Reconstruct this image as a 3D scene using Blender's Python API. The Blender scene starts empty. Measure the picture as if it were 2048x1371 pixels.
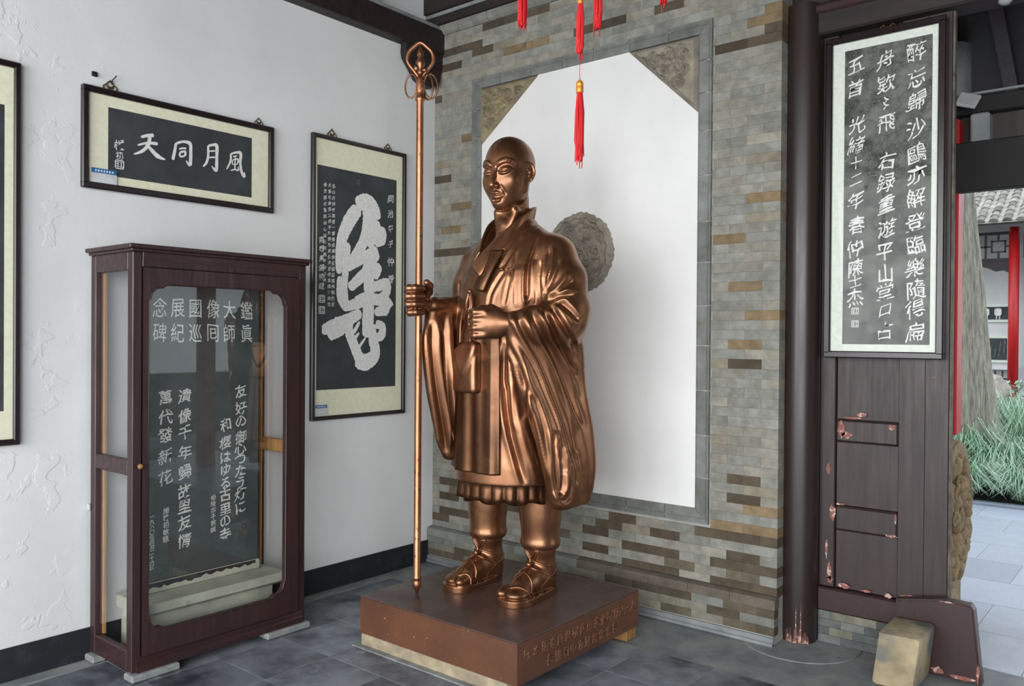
import bpy, bmesh, math, random
import numpy as np
from mathutils import Vector, Matrix
random.seed(7); rng = np.random.default_rng(7)
SC = bpy.context.scene; COL = SC.collection
# ---------------------------------------------------------------- camera
F = 1658.92; YAW = 2.25760976; PIT = -0.00676; ROL = 0.007349
cd = Vector((math.cos(PIT)*math.cos(YAW), math.cos(PIT)*math.sin(YAW), math.sin(PIT)))
r0 = Vector((math.sin(YAW), -math.cos(YAW), 0)); u0 = r0.cross(cd)
cr = r0*math.cos(ROL)+u0*math.sin(ROL); cu = u0*math.cos(ROL)-r0*math.sin(ROL)
cam = bpy.data.cameras.new('camera'); co = bpy.data.objects.new('camera', cam); COL.objects.link(co)
mw = Matrix((cr, cu, -cd)).transposed().to_4x4(); mw.translation = Vector((4.213, -4.248, 1.6)); co.matrix_world = mw
cam.sensor_width = 36; cam.lens = F/2048*36; cam.clip_start = .05; cam.clip_end = 200; SC.camera = co
# ---------------------------------------------------------------- sky, light, exposure
w = bpy.data.worlds.new('overcast_sky'); SC.world = w; w.use_nodes = True
w.node_tree.nodes['Background'].inputs[0].default_value = (.86, .93, 1.0, 1)
w.node_tree.nodes['Background'].inputs[1].default_value = 1.6
def area(name, loc, rot, sx, sy, e, col):
    l = bpy.data.lights.new(name, 'AREA'); l.shape = 'RECTANGLE'; l.size = sx; l.size_y = sy; l.energy = e; l.color = col
    o = bpy.data.objects.new(name, l); o.location = loc; o.rotation_euler = [math.radians(a) for a in rot]; COL.objects.link(o); return o
# daylight arriving through the open colonnade on the courtyard side of the hall
area('daylight_front_opening', (4.4, -6.75, 2.1), (84, 0, 8), 8.0, 3.2, 400, (.97, .98, 1.0))
vs = SC.view_settings; vs.view_transform = 'Standard'; vs.look = 'None'; vs.gamma = 1; vs.use_curve_mapping = False
vs.exposure = 0.58
# ---------------------------------------------------------------- materials
def s2l(c): return tuple((x/12.92 if x <= .04045 else ((x+.055)/1.055)**2.4) for x in [v/255 for v in c])
def mat(name, rgb, rough=.6, metal=0, rgb2=None, scale=6, detail=5, lo=.35, hi=.65, bump=0, bscale=40, bdist=.002,
        obj=False, stretch=None, spec=.5, rvar=0, coat=0, third=None):
    m = bpy.data.materials.new(name); m.use_nodes = True; nt = m.node_tree; N = nt.nodes; L = nt.links
    b = N['Principled BSDF']; b.inputs['Roughness'].default_value = rough; b.inputs['Metallic'].default_value = metal
    b.inputs['Specular IOR Level'].default_value = spec
    if coat: b.inputs['Coat Weight'].default_value = coat; b.inputs['Coat Roughness'].default_value = .15
    tc = N.new('ShaderNodeTexCoord'); mp = N.new('ShaderNodeMapping'); L.new(tc.outputs['Object'], mp.inputs[0])
    if obj:   # every piece has its own grain offset
        oi = N.new('ShaderNodeObjectInfo'); vm = N.new('ShaderNodeVectorMath'); vm.operation = 'MULTIPLY_ADD'
        L.new(oi.outputs['Random'], vm.inputs[0]); vm.inputs[1].default_value = (37, 71, 53); L.new(tc.outputs['Object'], vm.inputs[2]); L.new(vm.outputs[0], mp.inputs[0])
    if stretch: mp.inputs['Scale'].default_value = stretch
    n = N.new('ShaderNodeTexNoise'); n.inputs['Scale'].default_value = scale; n.inputs['Detail'].default_value = detail
    n.inputs['Roughness'].default_value = .62; L.new(mp.outputs[0], n.inputs['Vector'])
    c1 = s2l(rgb); c2 = s2l(rgb2 if rgb2 else tuple(min(255, v*.86) for v in rgb))
    mr = N.new('ShaderNodeMapRange'); mr.inputs[1].default_value = lo; mr.inputs[2].default_value = hi; L.new(n.outputs['Fac'], mr.inputs[0])
    mx = N.new('ShaderNodeMix'); mx.data_type = 'RGBA'; mx.inputs[6].default_value = c1+(1,); mx.inputs[7].default_value = c2+(1,)
    L.new(mr.outputs[0], mx.inputs[0]); out = mx.outputs[2]
    if third:  # (rgb, scale, lo, hi): a second layer of blotches
        n3 = N.new('ShaderNodeTexNoise'); n3.inputs['Scale'].default_value = third[1]; n3.inputs['Detail'].default_value = 8; L.new(mp.outputs[0], n3.inputs['Vector'])
        r3 = N.new('ShaderNodeMapRange'); r3.inputs[1].default_value = third[2]; r3.inputs[2].default_value = third[3]; L.new(n3.outputs['Fac'], r3.inputs[0])
        m3 = N.new('ShaderNodeMix'); m3.data_type = 'RGBA'; L.new(r3.outputs[0], m3.inputs[0]); L.new(out, m3.inputs[6]); m3.inputs[7].default_value = s2l(third[0])+(1,); out = m3.outputs[2]
    if obj:
        m2 = N.new('ShaderNodeMix'); m2.data_type = 'RGBA'; m2.blend_type = 'MULTIPLY'; m2.inputs[0].default_value = 1
        L.new(out, m2.inputs[6]); L.new(oi.outputs['Color'], m2.inputs[7]); out = m2.outputs[2]
    L.new(out, b.inputs['Base Color'])
    if rvar:
        rr = N.new('ShaderNodeMapRange'); rr.inputs[1].default_value = .3; rr.inputs[2].default_value = .7; rr.inputs[3].default_value = rough-rvar; rr.inputs[4].default_value = rough+rvar
        L.new(n.outputs['Fac'], rr.inputs[0]); L.new(rr.outputs[0], b.inputs['Roughness'])
    if bump:
        nb = N.new('ShaderNodeTexNoise'); nb.inputs['Scale'].default_value = bscale; nb.inputs['Detail'].default_value = 6; L.new(mp.outputs[0], nb.inputs['Vector'])
        bp = N.new('ShaderNodeBump'); bp.inputs['Strength'].default_value = bump; bp.inputs['Distance'].default_value = bdist
        L.new(nb.outputs['Fac'], bp.inputs['Height']); L.new(bp.outputs[0], b.inputs['Normal'])
    return m
def glass(name, tint=(1, 1, 1), refl=.9, k=1.6):
    m = bpy.data.materials.new(name); m.use_nodes = True; nt = m.node_tree; N = nt.nodes; L = nt.links; N.remove(N['Principled BSDF'])
    t = N.new('ShaderNodeBsdfTransparent'); t.inputs[0].default_value = tint+(1,); g = N.new('ShaderNodeBsdfGlossy'); g.inputs['Roughness'].default_value = .015; g.inputs[0].default_value = (refl, refl, refl, 1)
    ge = N.new('ShaderNodeNewGeometry'); dt = N.new('ShaderNodeVectorMath'); dt.operation = 'DOT_PRODUCT'; L.new(ge.outputs['Incoming'], dt.inputs[0]); L.new(ge.outputs['Normal'], dt.inputs[1])
    def mth(op, a, bb):
        q = N.new('ShaderNodeMath'); q.operation = op; q.use_clamp = True
        for i, v in enumerate((a, bb)):
            if isinstance(v, (int, float)): q.inputs[i].default_value = v
            else: L.new(v, q.inputs[i])
        return q.outputs[0]
    ab = N.new('ShaderNodeMath'); ab.operation = 'ABSOLUTE'; L.new(dt.outputs['Value'], ab.inputs[0])
    f = mth('MULTIPLY', mth('ADD', mth('MULTIPLY', mth('POWER', mth('SUBTRACT', 1.0, ab.outputs[0]), 5.0), .96), .04), k)   # Schlick, both faces of the sheet
    x = N.new('ShaderNodeMixShader')
    L.new(f, x.inputs[0]); L.new(t.outputs[0], x.inputs[1]); L.new(g.outputs[0], x.inputs[2]); L.new(x.outputs[0], N['Material Output'].inputs[0]); return m
def plaster(name, rgb, peel):
    m = mat(name, rgb, .85, rgb2=tuple(v*.955 for v in rgb), scale=1.3, detail=8, lo=.4, hi=.7, spec=.2)
    nt = m.node_tree; N = nt.nodes; L = nt.links; b = N['Principled BSDF']; tc = [n for n in N if n.type == 'TEX_COORD'][0]
    def noise(s, d, off=0, dist=0):
        mp = N.new('ShaderNodeMapping'); mp.inputs['Location'].default_value = (off, off*2, off); L.new(tc.outputs['Object'], mp.inputs[0])
        n = N.new('ShaderNodeTexNoise'); n.inputs['Scale'].default_value = s; n.inputs['Detail'].default_value = d; n.inputs['Distortion'].default_value = dist; L.new(mp.outputs[0], n.inputs[0]); return n.outputs['Fac']
    def rmp(x, a, bb, c=0, d=1):
        r = N.new('ShaderNodeMapRange'); r.inputs[1].default_value = a; r.inputs[2].default_value = bb; r.inputs[3].default_value = c; r.inputs[4].default_value = d; L.new(x, r.inputs[0]); return r.outputs[0]
    def mth(op, a, bb):
        q = N.new('ShaderNodeMath'); q.operation = op
        for i, v in enumerate((a, bb)):
            if isinstance(v, (int, float)): q.inputs[i].default_value = v
            else: L.new(v, q.inputs[i])
        return q.outputs[0]
    fine = noise(38, 5); mid = noise(7, 4, 3)
    flakes = rmp(noise(7.5, 9, 9, .2), .565, .60)          # sharp-edged lifted flakes
    h = mth('ADD', mth('MULTIPLY', fine, .10), mth('MULTIPLY', mid, .35))
    if peel:
        sx = N.new('ShaderNodeSeparateXYZ'); L.new(tc.outputs['Object'], sx.inputs[0])
        msk = mth('MULTIPLY', rmp(sx.outputs[1], -2.42, -2.60), 1.0); msk = mth('ADD', msk, mth('MULTIPLY', rmp(sx.outputs[1], -1.6, -2.4), .12))
        h = mth('ADD', h, mth('MULTIPLY', mth('MULTIPLY', flakes, msk), .26))
    bp = N.new('ShaderNodeBump'); bp.inputs['Strength'].default_value = .75; bp.inputs['Distance'].default_value = .007; L.new(h, bp.inputs['Height']); L.new(bp.outputs[0], b.inputs['Normal'])
    return m
MT = {}
MT['wall'] = plaster('white_plaster', (226, 227, 226), True)
MT['niche'] = plaster('niche_plaster', (232, 231, 228), False)
MT['black'] = mat('black_paint', (28, 31, 36), .6, rgb2=(52, 57, 64), scale=9, lo=.5, hi=.8, bump=.3, third=((120, 124, 128), 60, .74, .76))
MT['brick'] = mat('brick_clay', (255, 252, 245), .85, rgb2=(212, 209, 202), scale=14, obj=True, bump=.35, bscale=90, bdist=.001, spec=.2)
MT['mortar'] = mat('lime_mortar', (168, 168, 160), .9, bump=.3, bscale=60)
MT['stone'] = mat('grey_stone', (255, 255, 255), .75, rgb2=(215, 214, 210), scale=11, obj=True, bump=.3, bscale=70, bdist=.001, spec=.3)
MT['carve'] = mat('carved_brick', (158, 150, 134), .9, rgb2=(128, 122, 110), scale=9, bump=.6, bscale=60, bdist=.003, spec=.2)
MT['carve2'] = mat('carved_brick_ochre', (158, 144, 114), .9, rgb2=(122, 113, 95), scale=7, bump=.6, bscale=60, bdist=.003, spec=.2)
MT['wood'] = mat('maroon_lacquer', (62, 38, 38), .42, rgb2=(46, 29, 31), scale=5, stretch=(8, 8, .7), bump=.25, bscale=18, bdist=.001, rvar=.1, third=((92, 74, 76), 22, .66, .8))
MT['woodh'] = mat('maroon_lacquer_horizontal', (62, 38, 38), .42, rgb2=(46, 29, 31), scale=5, stretch=(8, .7, 8), bump=.25, bscale=18, bdist=.001, rvar=.1, third=((92, 74, 76), 22, .66, .8))
MT['panel'] = mat('dark_brown_lacquer', (57, 43, 41), .45, rgb2=(45, 34, 33), scale=4, stretch=(9, 9, .6), bump=.2, bscale=20, bdist=.001, rvar=.08)
MT['dark'] = mat('dark_roof_timber', (44, 33, 31), .6, rgb2=(30, 23, 22), scale=4, stretch=(1, 6, 6))
MT['column'] = mat('column_lacquer', (50, 39, 37), .34, rgb2=(38, 29, 28), scale=5, stretch=(6, 6, .5), bump=.2, bscale=14, bdist=.001, rvar=.08)
MT['raw'] = mat('raw_timber', (172, 128, 78), .6, rgb2=(140, 100, 60), scale=5, stretch=(8, 8, .8))
MT['pale'] = mat('pale_timber', (176, 160, 132), .8, rgb2=(140, 128, 108), scale=12)
MT['skid'] = mat('grey_batten', (150, 152, 150), .8, rgb2=(120, 122, 122), scale=12)
MT['whitejoint'] = mat('white_joint', (215, 214, 206), .9)
MT['rail_edge'] = mat('worn_edge', (104, 98, 84), .7, rgb2=(70, 58, 52), scale=14)
MT['chip'] = mat('exposed_red_primer', (150, 100, 90), .8, rgb2=(126, 76, 68), scale=30, third=((190, 166, 156), 45, .52, .58))
MT['frame'] = mat('picture_frame_black', (38, 26, 28), .25, rgb2=(28, 20, 22), scale=8, stretch=(3, 3, 3), third=((84, 60, 50), 30, .68, .8))
MT['mat_cream'] = mat('cream_silk_mount', (232, 230, 204), .8, rgb2=(222, 221, 194), scale=45, detail=3, bump=.1, bscale=200)
MT['mat_white'] = mat('white_silk_mount', (224, 229, 216), .8, rgb2=(210, 216, 204), scale=45, detail=3, bump=.1, bscale=200)
MT['rub'] = mat('ink_rubbing', (50, 54, 56), .75, rgb2=(68, 72, 74), scale=5, detail=9, lo=.4, hi=.75)
MT['rub2'] = mat('speckled_rubbing', (58, 60, 56), .8, rgb2=(112, 113, 106), scale=13, detail=14, lo=.38, hi=.64, third=((128, 128, 122), 120, .58, .66))
MT['stele'] = mat('dark_slate', (58, 66, 66), .6, rgb2=(78, 84, 82), scale=4, detail=10, lo=.4, hi=.72, third=((104, 110, 108), 110, .66, .74))
MT['chalk'] = mat('white_lettering', (214, 216, 210), .8, rgb2=(196, 198, 192), scale=50)
MT['ink'] = mat('rubbing_white', (232, 232, 228), .8, rgb2=(214, 214, 210), scale=60)
MT['base'] = mat('pale_marble', (176, 178, 160), .55, rgb2=(150, 152, 138), scale=5, third=((120, 122, 116), 9, .6, .75))
MT['tile'] = mat('slate_floor_tile', (255, 255, 255), .45, rgb2=(112, 114, 122), scale=3.2, detail=11, lo=.38, hi=.66, obj=True, bump=.25, bscale=24, bdist=.0015, rvar=.12, third=((255, 255, 255), 9, .6, .72))
MT['grout'] = mat('grout', (150, 154, 156), .9)
MT['screed'] = mat('cement_margin', (148, 150, 148), .75, rgb2=(112, 118, 122), scale=5, detail=9, bump=.3, bscale=20)
MT['glass'] = glass('window_glass', k=1.3)
MT['glass2'] = glass('dull_picture_glass', refl=.25, k=1.0)
MT['brass'] = mat('old_brass', (120, 100, 60), .4, metal=.8, rgb2=(80, 66, 44), scale=30)
MT['iron'] = mat('dark_iron', (40, 38, 38), .5, metal=.6)
MT['red'] = mat('red_silk_thread', (214, 34, 38), .6, rgb2=(178, 20, 26), scale=40, stretch=(1, 1, .1))
MT['gold'] = mat('gold_thread', (222, 170, 60), .35, metal=.5, rgb2=(230, 120, 50), scale=80, stretch=(.1, .1, 1))
MT['redpaint'] = mat('red_column_paint', (190, 34, 34), .4, rgb2=(170, 28, 30), scale=5, stretch=(3, 3, .4))
MT['blue'] = mat('blue_label_print', (40, 110, 170), .6)
MT['paper'] = mat('white_label_paper', (220, 224, 226), .7)
MT['white'] = mat('white_painted_metal', (200, 200, 200), .4)
# ---------------------------------------------------------------- object helpers
ORG = {}
def tag(o, label=None, cat=None, group=None, kind=None):
    if label: o['label'] = label
    if cat: o['category'] = cat
    if group: o['group'] = group
    if kind: o['kind'] = kind
    return o
def thing(name, loc, label, cat, group=None):
    o = bpy.data.objects.new(name, None); o.location = loc; o.empty_display_size = .05; COL.objects.link(o); ORG[o] = Vector(loc)
    return tag(o, label, cat, group)
def link(name, me, m, parent=None, smooth=False):
    o = bpy.data.objects.new(name, me); COL.objects.link(o)
    if m is not None: me.materials.append(MT[m] if isinstance(m, str) else m)
    if parent is not None:
        me.transform(Matrix.Translation(-ORG[parent])); o.parent = parent; ORG[o] = ORG[parent]
    else: ORG[o] = Vector((0, 0, 0))
    if smooth: me.shade_smooth()
    return o
class G:
    """collects shapes, all in room coordinates, and links them as one mesh object"""
    def __init__(s): s.b = bmesh.new()
    def box(s, x0, x1, y0, y1, z0, z1, bev=0, seg=1):
        vs = [s.b.verts.new((x, y, z)) for x in (x0, x1) for y in (y0, y1) for z in (z0, z1)]
        fs = [s.b.faces.new([vs[i] for i in f]) for f in ((0, 1, 3, 2), (4, 6, 7, 5), (0, 4, 5, 1), (2, 3, 7, 6), (0, 2, 6, 4), (1, 5, 7, 3))]
        if bev: bmesh.ops.bevel(s.b, geom=list({e for f in fs for e in f.edges}), offset=bev, segments=seg, affect='EDGES', profile=.6)
        return s
    def prism(s, pts, axis, a, b, bev=0):
        """polygon pts in the two other axes, extruded along axis from a to b"""
        def P(u, v, t): return (t, u, v) if axis == 'x' else ((u, t, v) if axis == 'y' else (u, v, t))
        A = [s.b.verts.new(P(u, v, a)) for u, v in pts]; B = [s.b.verts.new(P(u, v, b)) for u, v in pts]; n = len(pts)
        fs = [s.b.faces.new(A[::-1]), s.b.faces.new(B)] + [s.b.faces.new((A[i], A[(i+1) % n], B[(i+1) % n], B[i])) for i in range(n)]
        if bev: bmesh.ops.bevel(s.b, geom=list({e for f in fs[:2] for e in f.edges}), offset=bev, segments=2, affect='EDGES')
        return s
    def plate(s, outer, hole, axis, a, b):
        def P(u, v, t): return (t, u, v) if axis == 'x' else ((u, t, v) if axis == 'y' else (u, v, t))
        for t in (a, b):
            es = []
            for loop in (outer, hole):
                V = [s.b.verts.new(P(u, v, t)) for u, v in loop]
                es += [s.b.edges.new((V[i], V[(i+1) % len(V)])) for i in range(len(V))]
            bmesh.ops.triangle_fill(s.b, edges=es, use_beauty=True, use_dissolve=False)
        for loop in (outer, hole):
            A = [s.b.verts.new(P(u, v, a)) for u, v in loop]; B = [s.b.verts.new(P(u, v, b)) for u, v in loop]; n = len(loop)
            for i in range(n): s.b.faces.new((A[i], A[(i+1) % n], B[(i+1) % n], B[i]))
        return s
    def tube(s, pts, r, n=8, closed=False, cap=True, flat=None):
        pts = [Vector(p) for p in pts]; k = len(pts); rs = r if isinstance(r, (list, tuple)) else [r]*k; rings = []; up = None
        for i in range(k):
            if closed: t = pts[(i+1) % k]-pts[i-1]
            else: t = pts[min(i+1, k-1)]-pts[max(i-1, 0)]
            t.normalize()
            if up is None: up = t.orthogonal().normalized()
            else: up = (up-t*up.dot(t)).normalized()
            sd = t.cross(up)
            rings.append([s.b.verts.new(pts[i]+(up*math.cos(a)+sd*math.sin(a))*rs[i]) for a in [2*math.pi*j/n for j in range(n)]])
        for i in range(k if closed else k-1):
            A, B = rings[i], rings[(i+1) % k]
            off = 0
            if closed and i == k-1:
                off = min(range(n), key=lambda o: (A[0].co-B[o].co).length)
            for j in range(n): s.b.faces.new((A[j], A[(j+1) % n], B[(j+1+off) % n], B[(j+off) % n]))
        if not closed and cap: s.b.faces.new(rings[0][::-1]); s.b.faces.new(rings[-1])
        return s
    def lathe(s, cx, cy, prof, n=24, sx=1, sy=1):
        rings = [[s.b.verts.new((cx+r*sx*math.cos(2*math.pi*j/n), cy+r*sy*math.sin(2*math.pi*j/n), z)) for j in range(n)] for r, z in prof]
        for A, B in zip(rings, rings[1:]):
            for j in range(n): s.b.faces.new((A[j], A[(j+1) % n], B[(j+1) % n], B[j]))
        s.b.faces.new(rings[0][::-1]); s.b.faces.new(rings[-1]); return s
    def sph(s, c, r, sub=2):
        rr = r if isinstance(r, (tuple, list)) else (r, r, r)
        bmesh.ops.create_icosphere(s.b, subdivisions=sub, radius=1, matrix=Matrix.Translation(c) @ Matrix.Diagonal((*rr, 1))); return s
    def sheet(s, axis, at, u0, u1, v0, v1):
        P = lambda u, v: (at, u, v) if axis == 'x' else (u, at, v)
        s.b.faces.new([s.b.verts.new(P(u, v)) for u, v in ((u0, v0), (u1, v0), (u1, v1), (u0, v1))]); return s
    def mesh(s, name):
        bmesh.ops.recalc_face_normals(s.b, faces=s.b.faces[:]); me = bpy.data.meshes.new(name); s.b.to_mesh(me); s.b.free(); return me
    def build(s, name, m, parent=None, smooth=False, label=None):
        o = link(name, s.mesh(name), m, parent, smooth)
        if smooth == 'auto': o.data.set_sharp_from_angle(angle=math.radians(35))
        if label: o['label'] = label
        return o
def struct(o): o['kind'] = 'structure'; return o
# ================================================================ SETTING
# ---- floor: screed base, slate tiles each an object
fl = struct(G().box(-.15, 9.2, -6.6, .35, -.08, -.004).build('floor', 'screed'))
tm = {}
def tile_mesh(w_, d_):
    k = (round(w_, 3), round(d_, 3))
    if k not in tm:
        me = G().box(-w_/2+.0015, w_/2-.0015, -d_/2+.0015, d_/2-.0015, -.012, 0, .0012).mesh('tile'); me.materials.append(MT['tile']); tm[k] = me
    return tm[k]
xs = [.12]+[.506+.3845*i for i in range(0, 15)]; ys = [-.505-.372*i for i in range(0, 13)]
G().box(.1, 6, -5.1, -.5, -.006, -.0012).build('joint_grout', 'grout', fl)
for i in range(len(xs)-1):
    for j in range(len(ys)-1):
        x0, x1, y0, y1 = xs[i], xs[i+1], ys[j+1], ys[j]
        o = bpy.data.objects.new('tile', tile_mesh(x1-x0, y1-y0)); COL.objects.link(o); o.parent = fl
        o.location = ((x0+x1)/2, (y0+y1)/2, random.uniform(-.0006, .0006)); g = random.uniform(.88, 1.12); c = s2l((136*g, 142*g, 150*g)); o.color = (*c, 1)
# ---- left wall
struct(G().box(-.25, 0, -6.6, .3, 0, 3.62).box(-.25, -.06, -6.6, .3, 3.62, 5.0).build('wall_left', 'wall'))
bb = G()
bb.box(0, .012, -6.6, -.002, 0, .152, .003)
struct(bb.build('baseboard_left', 'black'))
# beam over the left wall with a brick-grey ledge on it, bracket in the corner
struct(G().box(-.02, .09, -6.6, .02, 3.6, 3.765, .004).build('trim_1', 'dark'))
struct(G().box(-.06, .07, -6.6, .02, 3.765, 3.80, .004).build('trim_2', 'screed'))
tag(G().prism([(-.35, 3.605), (.015, 3.605), (.015, 3.56), (-.03, 3.40), (-.10, 3.345), (-.17, 3.35), (-.24, 3.38), (-.285, 3.44), (-.345, 3.50), (-.35, 3.54)], 'x', .012, .075, .004).build('beam_bracket', 'dark'), 'carved dark wooden bracket under the beam in the wall corner', 'bracket')
tag(G().box(-.02, .07, -.68, -.60, 3.802, 4.7, .006).build('roof_strut', 'dark'), 'short dark strut rising above the beam on the white wall', 'post')
# ---- back wall: mortar core with recess for the niche, every brick an object
NX0, NX1, NZ0, NZ1 = .369, 2.15, .572, 3.369      # outside of the moulded frame
IX0, IX1, IZ0, IZ1 = .452, 2.070, .653, 3.295     # inside
wb = G()
wb.box(-.05, 2.5385, .006, .14, 0, 3.80)
wall_back = struct(wb.build('wall_back', 'mortar'))
CH = .0522; Z0 = 1.5442-CH*25
bm_cache = {}
def brick_mesh(L_, H_, D_, name='brick', m='brick'):
    k = (round(L_, 3), round(H_, 3), D_, m)
    if k not in bm_cache:
        me = G().box(.0003, L_-.0003, 0, D_, .0003, H_-.0003, .0005).mesh(name); me.materials.append(MT[m]); bm_cache[k] = me
    return bm_cache[k]
# worn brown bricks seen in the wall: (x, z, strength, ochre)
BROWN = [(2.449, 3.215, 0, 0), (2.35, 3.168, 0, 0), (1.894, 3.483, 0, 0), (2.489, 3.361, 0, 1), (2.446, 3.316, 0, 1), (0.561, 3.688, 0, 0), (0.692, 3.69, 0, 0), (0.869, 3.691, 0, 0), (1.003, 3.688, 0, 0), (1.571, 3.493, 0, 0), (1.226, 3.497, 0, 0), (1.331, 3.485, 0, 0), (0.694, 3.498, 0, 1), (0.842, 3.493, 0, 1), (0.965, 3.492, 0, 1), (0.178, 3.629, 0, 0), (0.288, 3.591, 0, 0), (0.405, 3.549, 0, 0), (0.246, 3.513, 0, 0), (0.054, 3.3, 0, 0), (0.327, 2.983, 0, 1), (0.109, 2.732, 0, 0), (0.284, 2.527, 0, 1), (2.38, 2.352, 0, 1), (0.18, 2.375, 0, 1), (0.114, 2.214, 0, 0), (0.215, 2.215, 0, 0), (2.219, 2.143, 0, 1), (2.34, 1.887, 0, 1), (2.37, 1.728, 0, 1), (2.271, 1.571, 0, 1), (2.324, 1.469, 0, 0), (2.261, 0.843, 0, 0), (2.317, 0.743, 0, 0), (2.526, 0.696, 0, 1), (2.238, 0.541, 0, 0), (2.39, 0.535, 0, 0), (2.486, 0.537, 0, 0), (2.505, 0.593, 0, 0), (2.35, 0.585, 0, 1), (1.519, 0.538, 0, 0), (1.575, 0.492, 0, 0), (1.488, 0.431, 0, 0), (1.872, 0.484, 0, 0), (1.697, 0.384, 0, 0), (1.873, 0.378, 0, 0), (1.647, 0.283, 0, 0), (1.782, 0.284, 0, 0), (1.928, 0.276, 0, 0), (2.416, 0.44, 0, 0), (2.335, 0.38, 0, 0), (2.447, 0.384, 0, 0), (2.51, 0.383, 0, 0), (2.324, 0.281, 0, 0), (2.492, 0.279, 0, 0), (0.114, 0.557, 0, 0), (0.1, 0.491, 0, 0), (0.135, 0.45, 0, 0), (0.256, 0.497, 0, 0), (0.121, 0.352, 0, 0), (0.122, 0.299, 0, 0), (0.346, 0.39, 0, 0), (0.766, 0.455, 0, 0), (1.398, 0.301, 0, 0)]
bricks = []
def brick_color(x, z):
    best = None
    for bx, bz, s_, oc in BROWN:
        if abs(bz-z) < CH*.5 and bx0_ <= bx <= bx1_: best = (s_, oc)
    if best:
        s_, oc = best; a = (146, 128, 103) if oc else (98, 88, 76); g = random.uniform(.9, 1.08); return tuple(v*g*.94 for v in a)
    r = random.random(); g = random.uniform(.95, 1.04)
    if z < .8 and random.random() < .05: return tuple(v*g for v in (112, 104, 92))
    if r < .30: base = (151, 153, 149)
    elif r < .55: base = (156, 154, 146)
    elif r < .78: base = (156, 154, 146)
    elif r < .95: base = (146, 148, 143)
    else: base = (150, 144, 131)
    return tuple(v*g*.97 for v in base)
def seg_free(x0, x1, z0, z1):
    """cut the niche out of a course"""
    if z1 <= NZ0+.004 or z0 >= NZ1-.004: return [(x0, x1)]
    out = []
    if x0 < NX0: out.append((x0, min(x1, NX0)))
    if x1 > NX1: out.append((max(x0, NX1), x1))
    return [(a, b) for a, b in out if b-a > .012]
nco = int((3.735-Z0)/CH)
for c in range(nco+1):
    z0 = Z0+c*CH; z1 = min(z0+CH, 3.735)
    if z1-z0 < .02: continue
    ph = 2.54-.095*(1 if c % 2 else 2); x = ph-.19*16
    edges = [2.54]
    xx = ph
    while xx > 0: edges.append(xx); xx -= .19
    edges.append(0.0); edges = edges[::-1]
    for x0, x1 in zip(edges, edges[1:]):
        if x1-x0 < .012: continue
        for a, b in seg_free(x0, x1, z0, z1):
            if not (z1 <= NZ0+.004 or z0 >= NZ1-.004) or True:
                bx0_, bx1_ = a, b
                bricks.append((a, b, z0, z1, brick_color((a+b)/2, (z0+z1)/2)))
# plinth courses, standing proud
pl = [(.0, .05), (.05, .098), (.098, .146), (.146, .192)]
def put_brick(a, b, z0, z1, col, y=0.0, D_=None, m='brick', parent=wall_back, name='brick'):
    D_ = D_ or (.13 if b > 2.535 else .012)
    o = bpy.data.objects.new(name, brick_mesh(b-a, z1-z0, D_, name, m)); COL.objects.link(o); o.parent = parent
    o.location = Vector((a, y+random.uniform(-.0004, .0004), z0))-ORG[parent]; o.color = (*s2l(col), 1); return o
order = sorted(bricks, key=lambda t: -(t[0]))      # nearest the camera first
def score(t): return (t[1]-t[0])*(t[3]-t[2])/(1+max(0, 1.2-t[0]))
order = sorted(bricks, key=lambda t: -score(t))
for t in order[:285]: put_brick(*t)
# the rest: small, far or cut pieces joined into one part, coloured per piece by vertex colour
rest = order[285:]
def joined(name, lst, y, D_, parent, m='brick_joined'):
    g = G(); cols = []
    lay = g.b.loops.layers.float_color.new('c')
    for (a, b, z0, z1, col) in lst:
        nf = len(g.b.faces); g.box(a+.0003, b-.0003, y+random.uniform(-.0004, .0004), y+(D_ if b < 2.535 else .13), z0+.0003, z1-.0003, .0005)
        g.b.faces.ensure_lookup_table()
        for f in g.b.faces[nf:]:
            for l in f.loops: l[lay] = (*s2l(col), 1)
    return g.build(name, m, parent)
mj = mat('brick_joined', (255, 252, 245), .85, rgb2=(212, 209, 202), scale=14, bump=.35, bscale=90, bdist=.001, spec=.2)
_n = mj.node_tree; _a = _n.nodes.new('ShaderNodeVertexColor'); _a.layer_name = 'c'; _m = _n.nodes.new('ShaderNodeMix'); _m.data_type = 'RGBA'; _m.blend_type = 'MULTIPLY'; _m.inputs[0].default_value = 1
_p = _n.nodes['Principled BSDF'].inputs['Base Color']; _src = _p.links[0].from_socket; _n.links.new(_src, _m.inputs[6]); _n.links.new(_a.outputs[0], _m.inputs[7]); _n.links.new(_m.outputs[2], _p)
MT['brick_joined'] = mj
o = joined('small_brick', rest, 0, .012, wall_back); o['kind'] = 'stuff'
# plinth: bricks 8 cm proud below a chamfered ledge course
struct(G().box(-.02, 2.54, -.048, .008, 0, .188).build('trim_3', 'mortar')); trim3 = bpy.data.objects['trim_3']
for c, (z0, z1) in enumerate(((.052, .098), (.098, .144), (.144, .190))):
    x = 2.548-(.19 if c % 2 else .095)
    ed = [2.548]
    while x > 0: ed.append(x); x -= .19
    ed.append(0); ed = ed[::-1]
    for a, b in zip(ed, ed[1:]):
        r = random.random(); col = (104, 96, 84) if r < .30 else ((142, 145, 142) if r < .7 else (148, 146, 135)); g = random.uniform(.85, 1.05)
        bx = put_brick(a, b, z0, z1, tuple(v*g for v in col), -.052, .055, parent=trim3)
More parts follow.
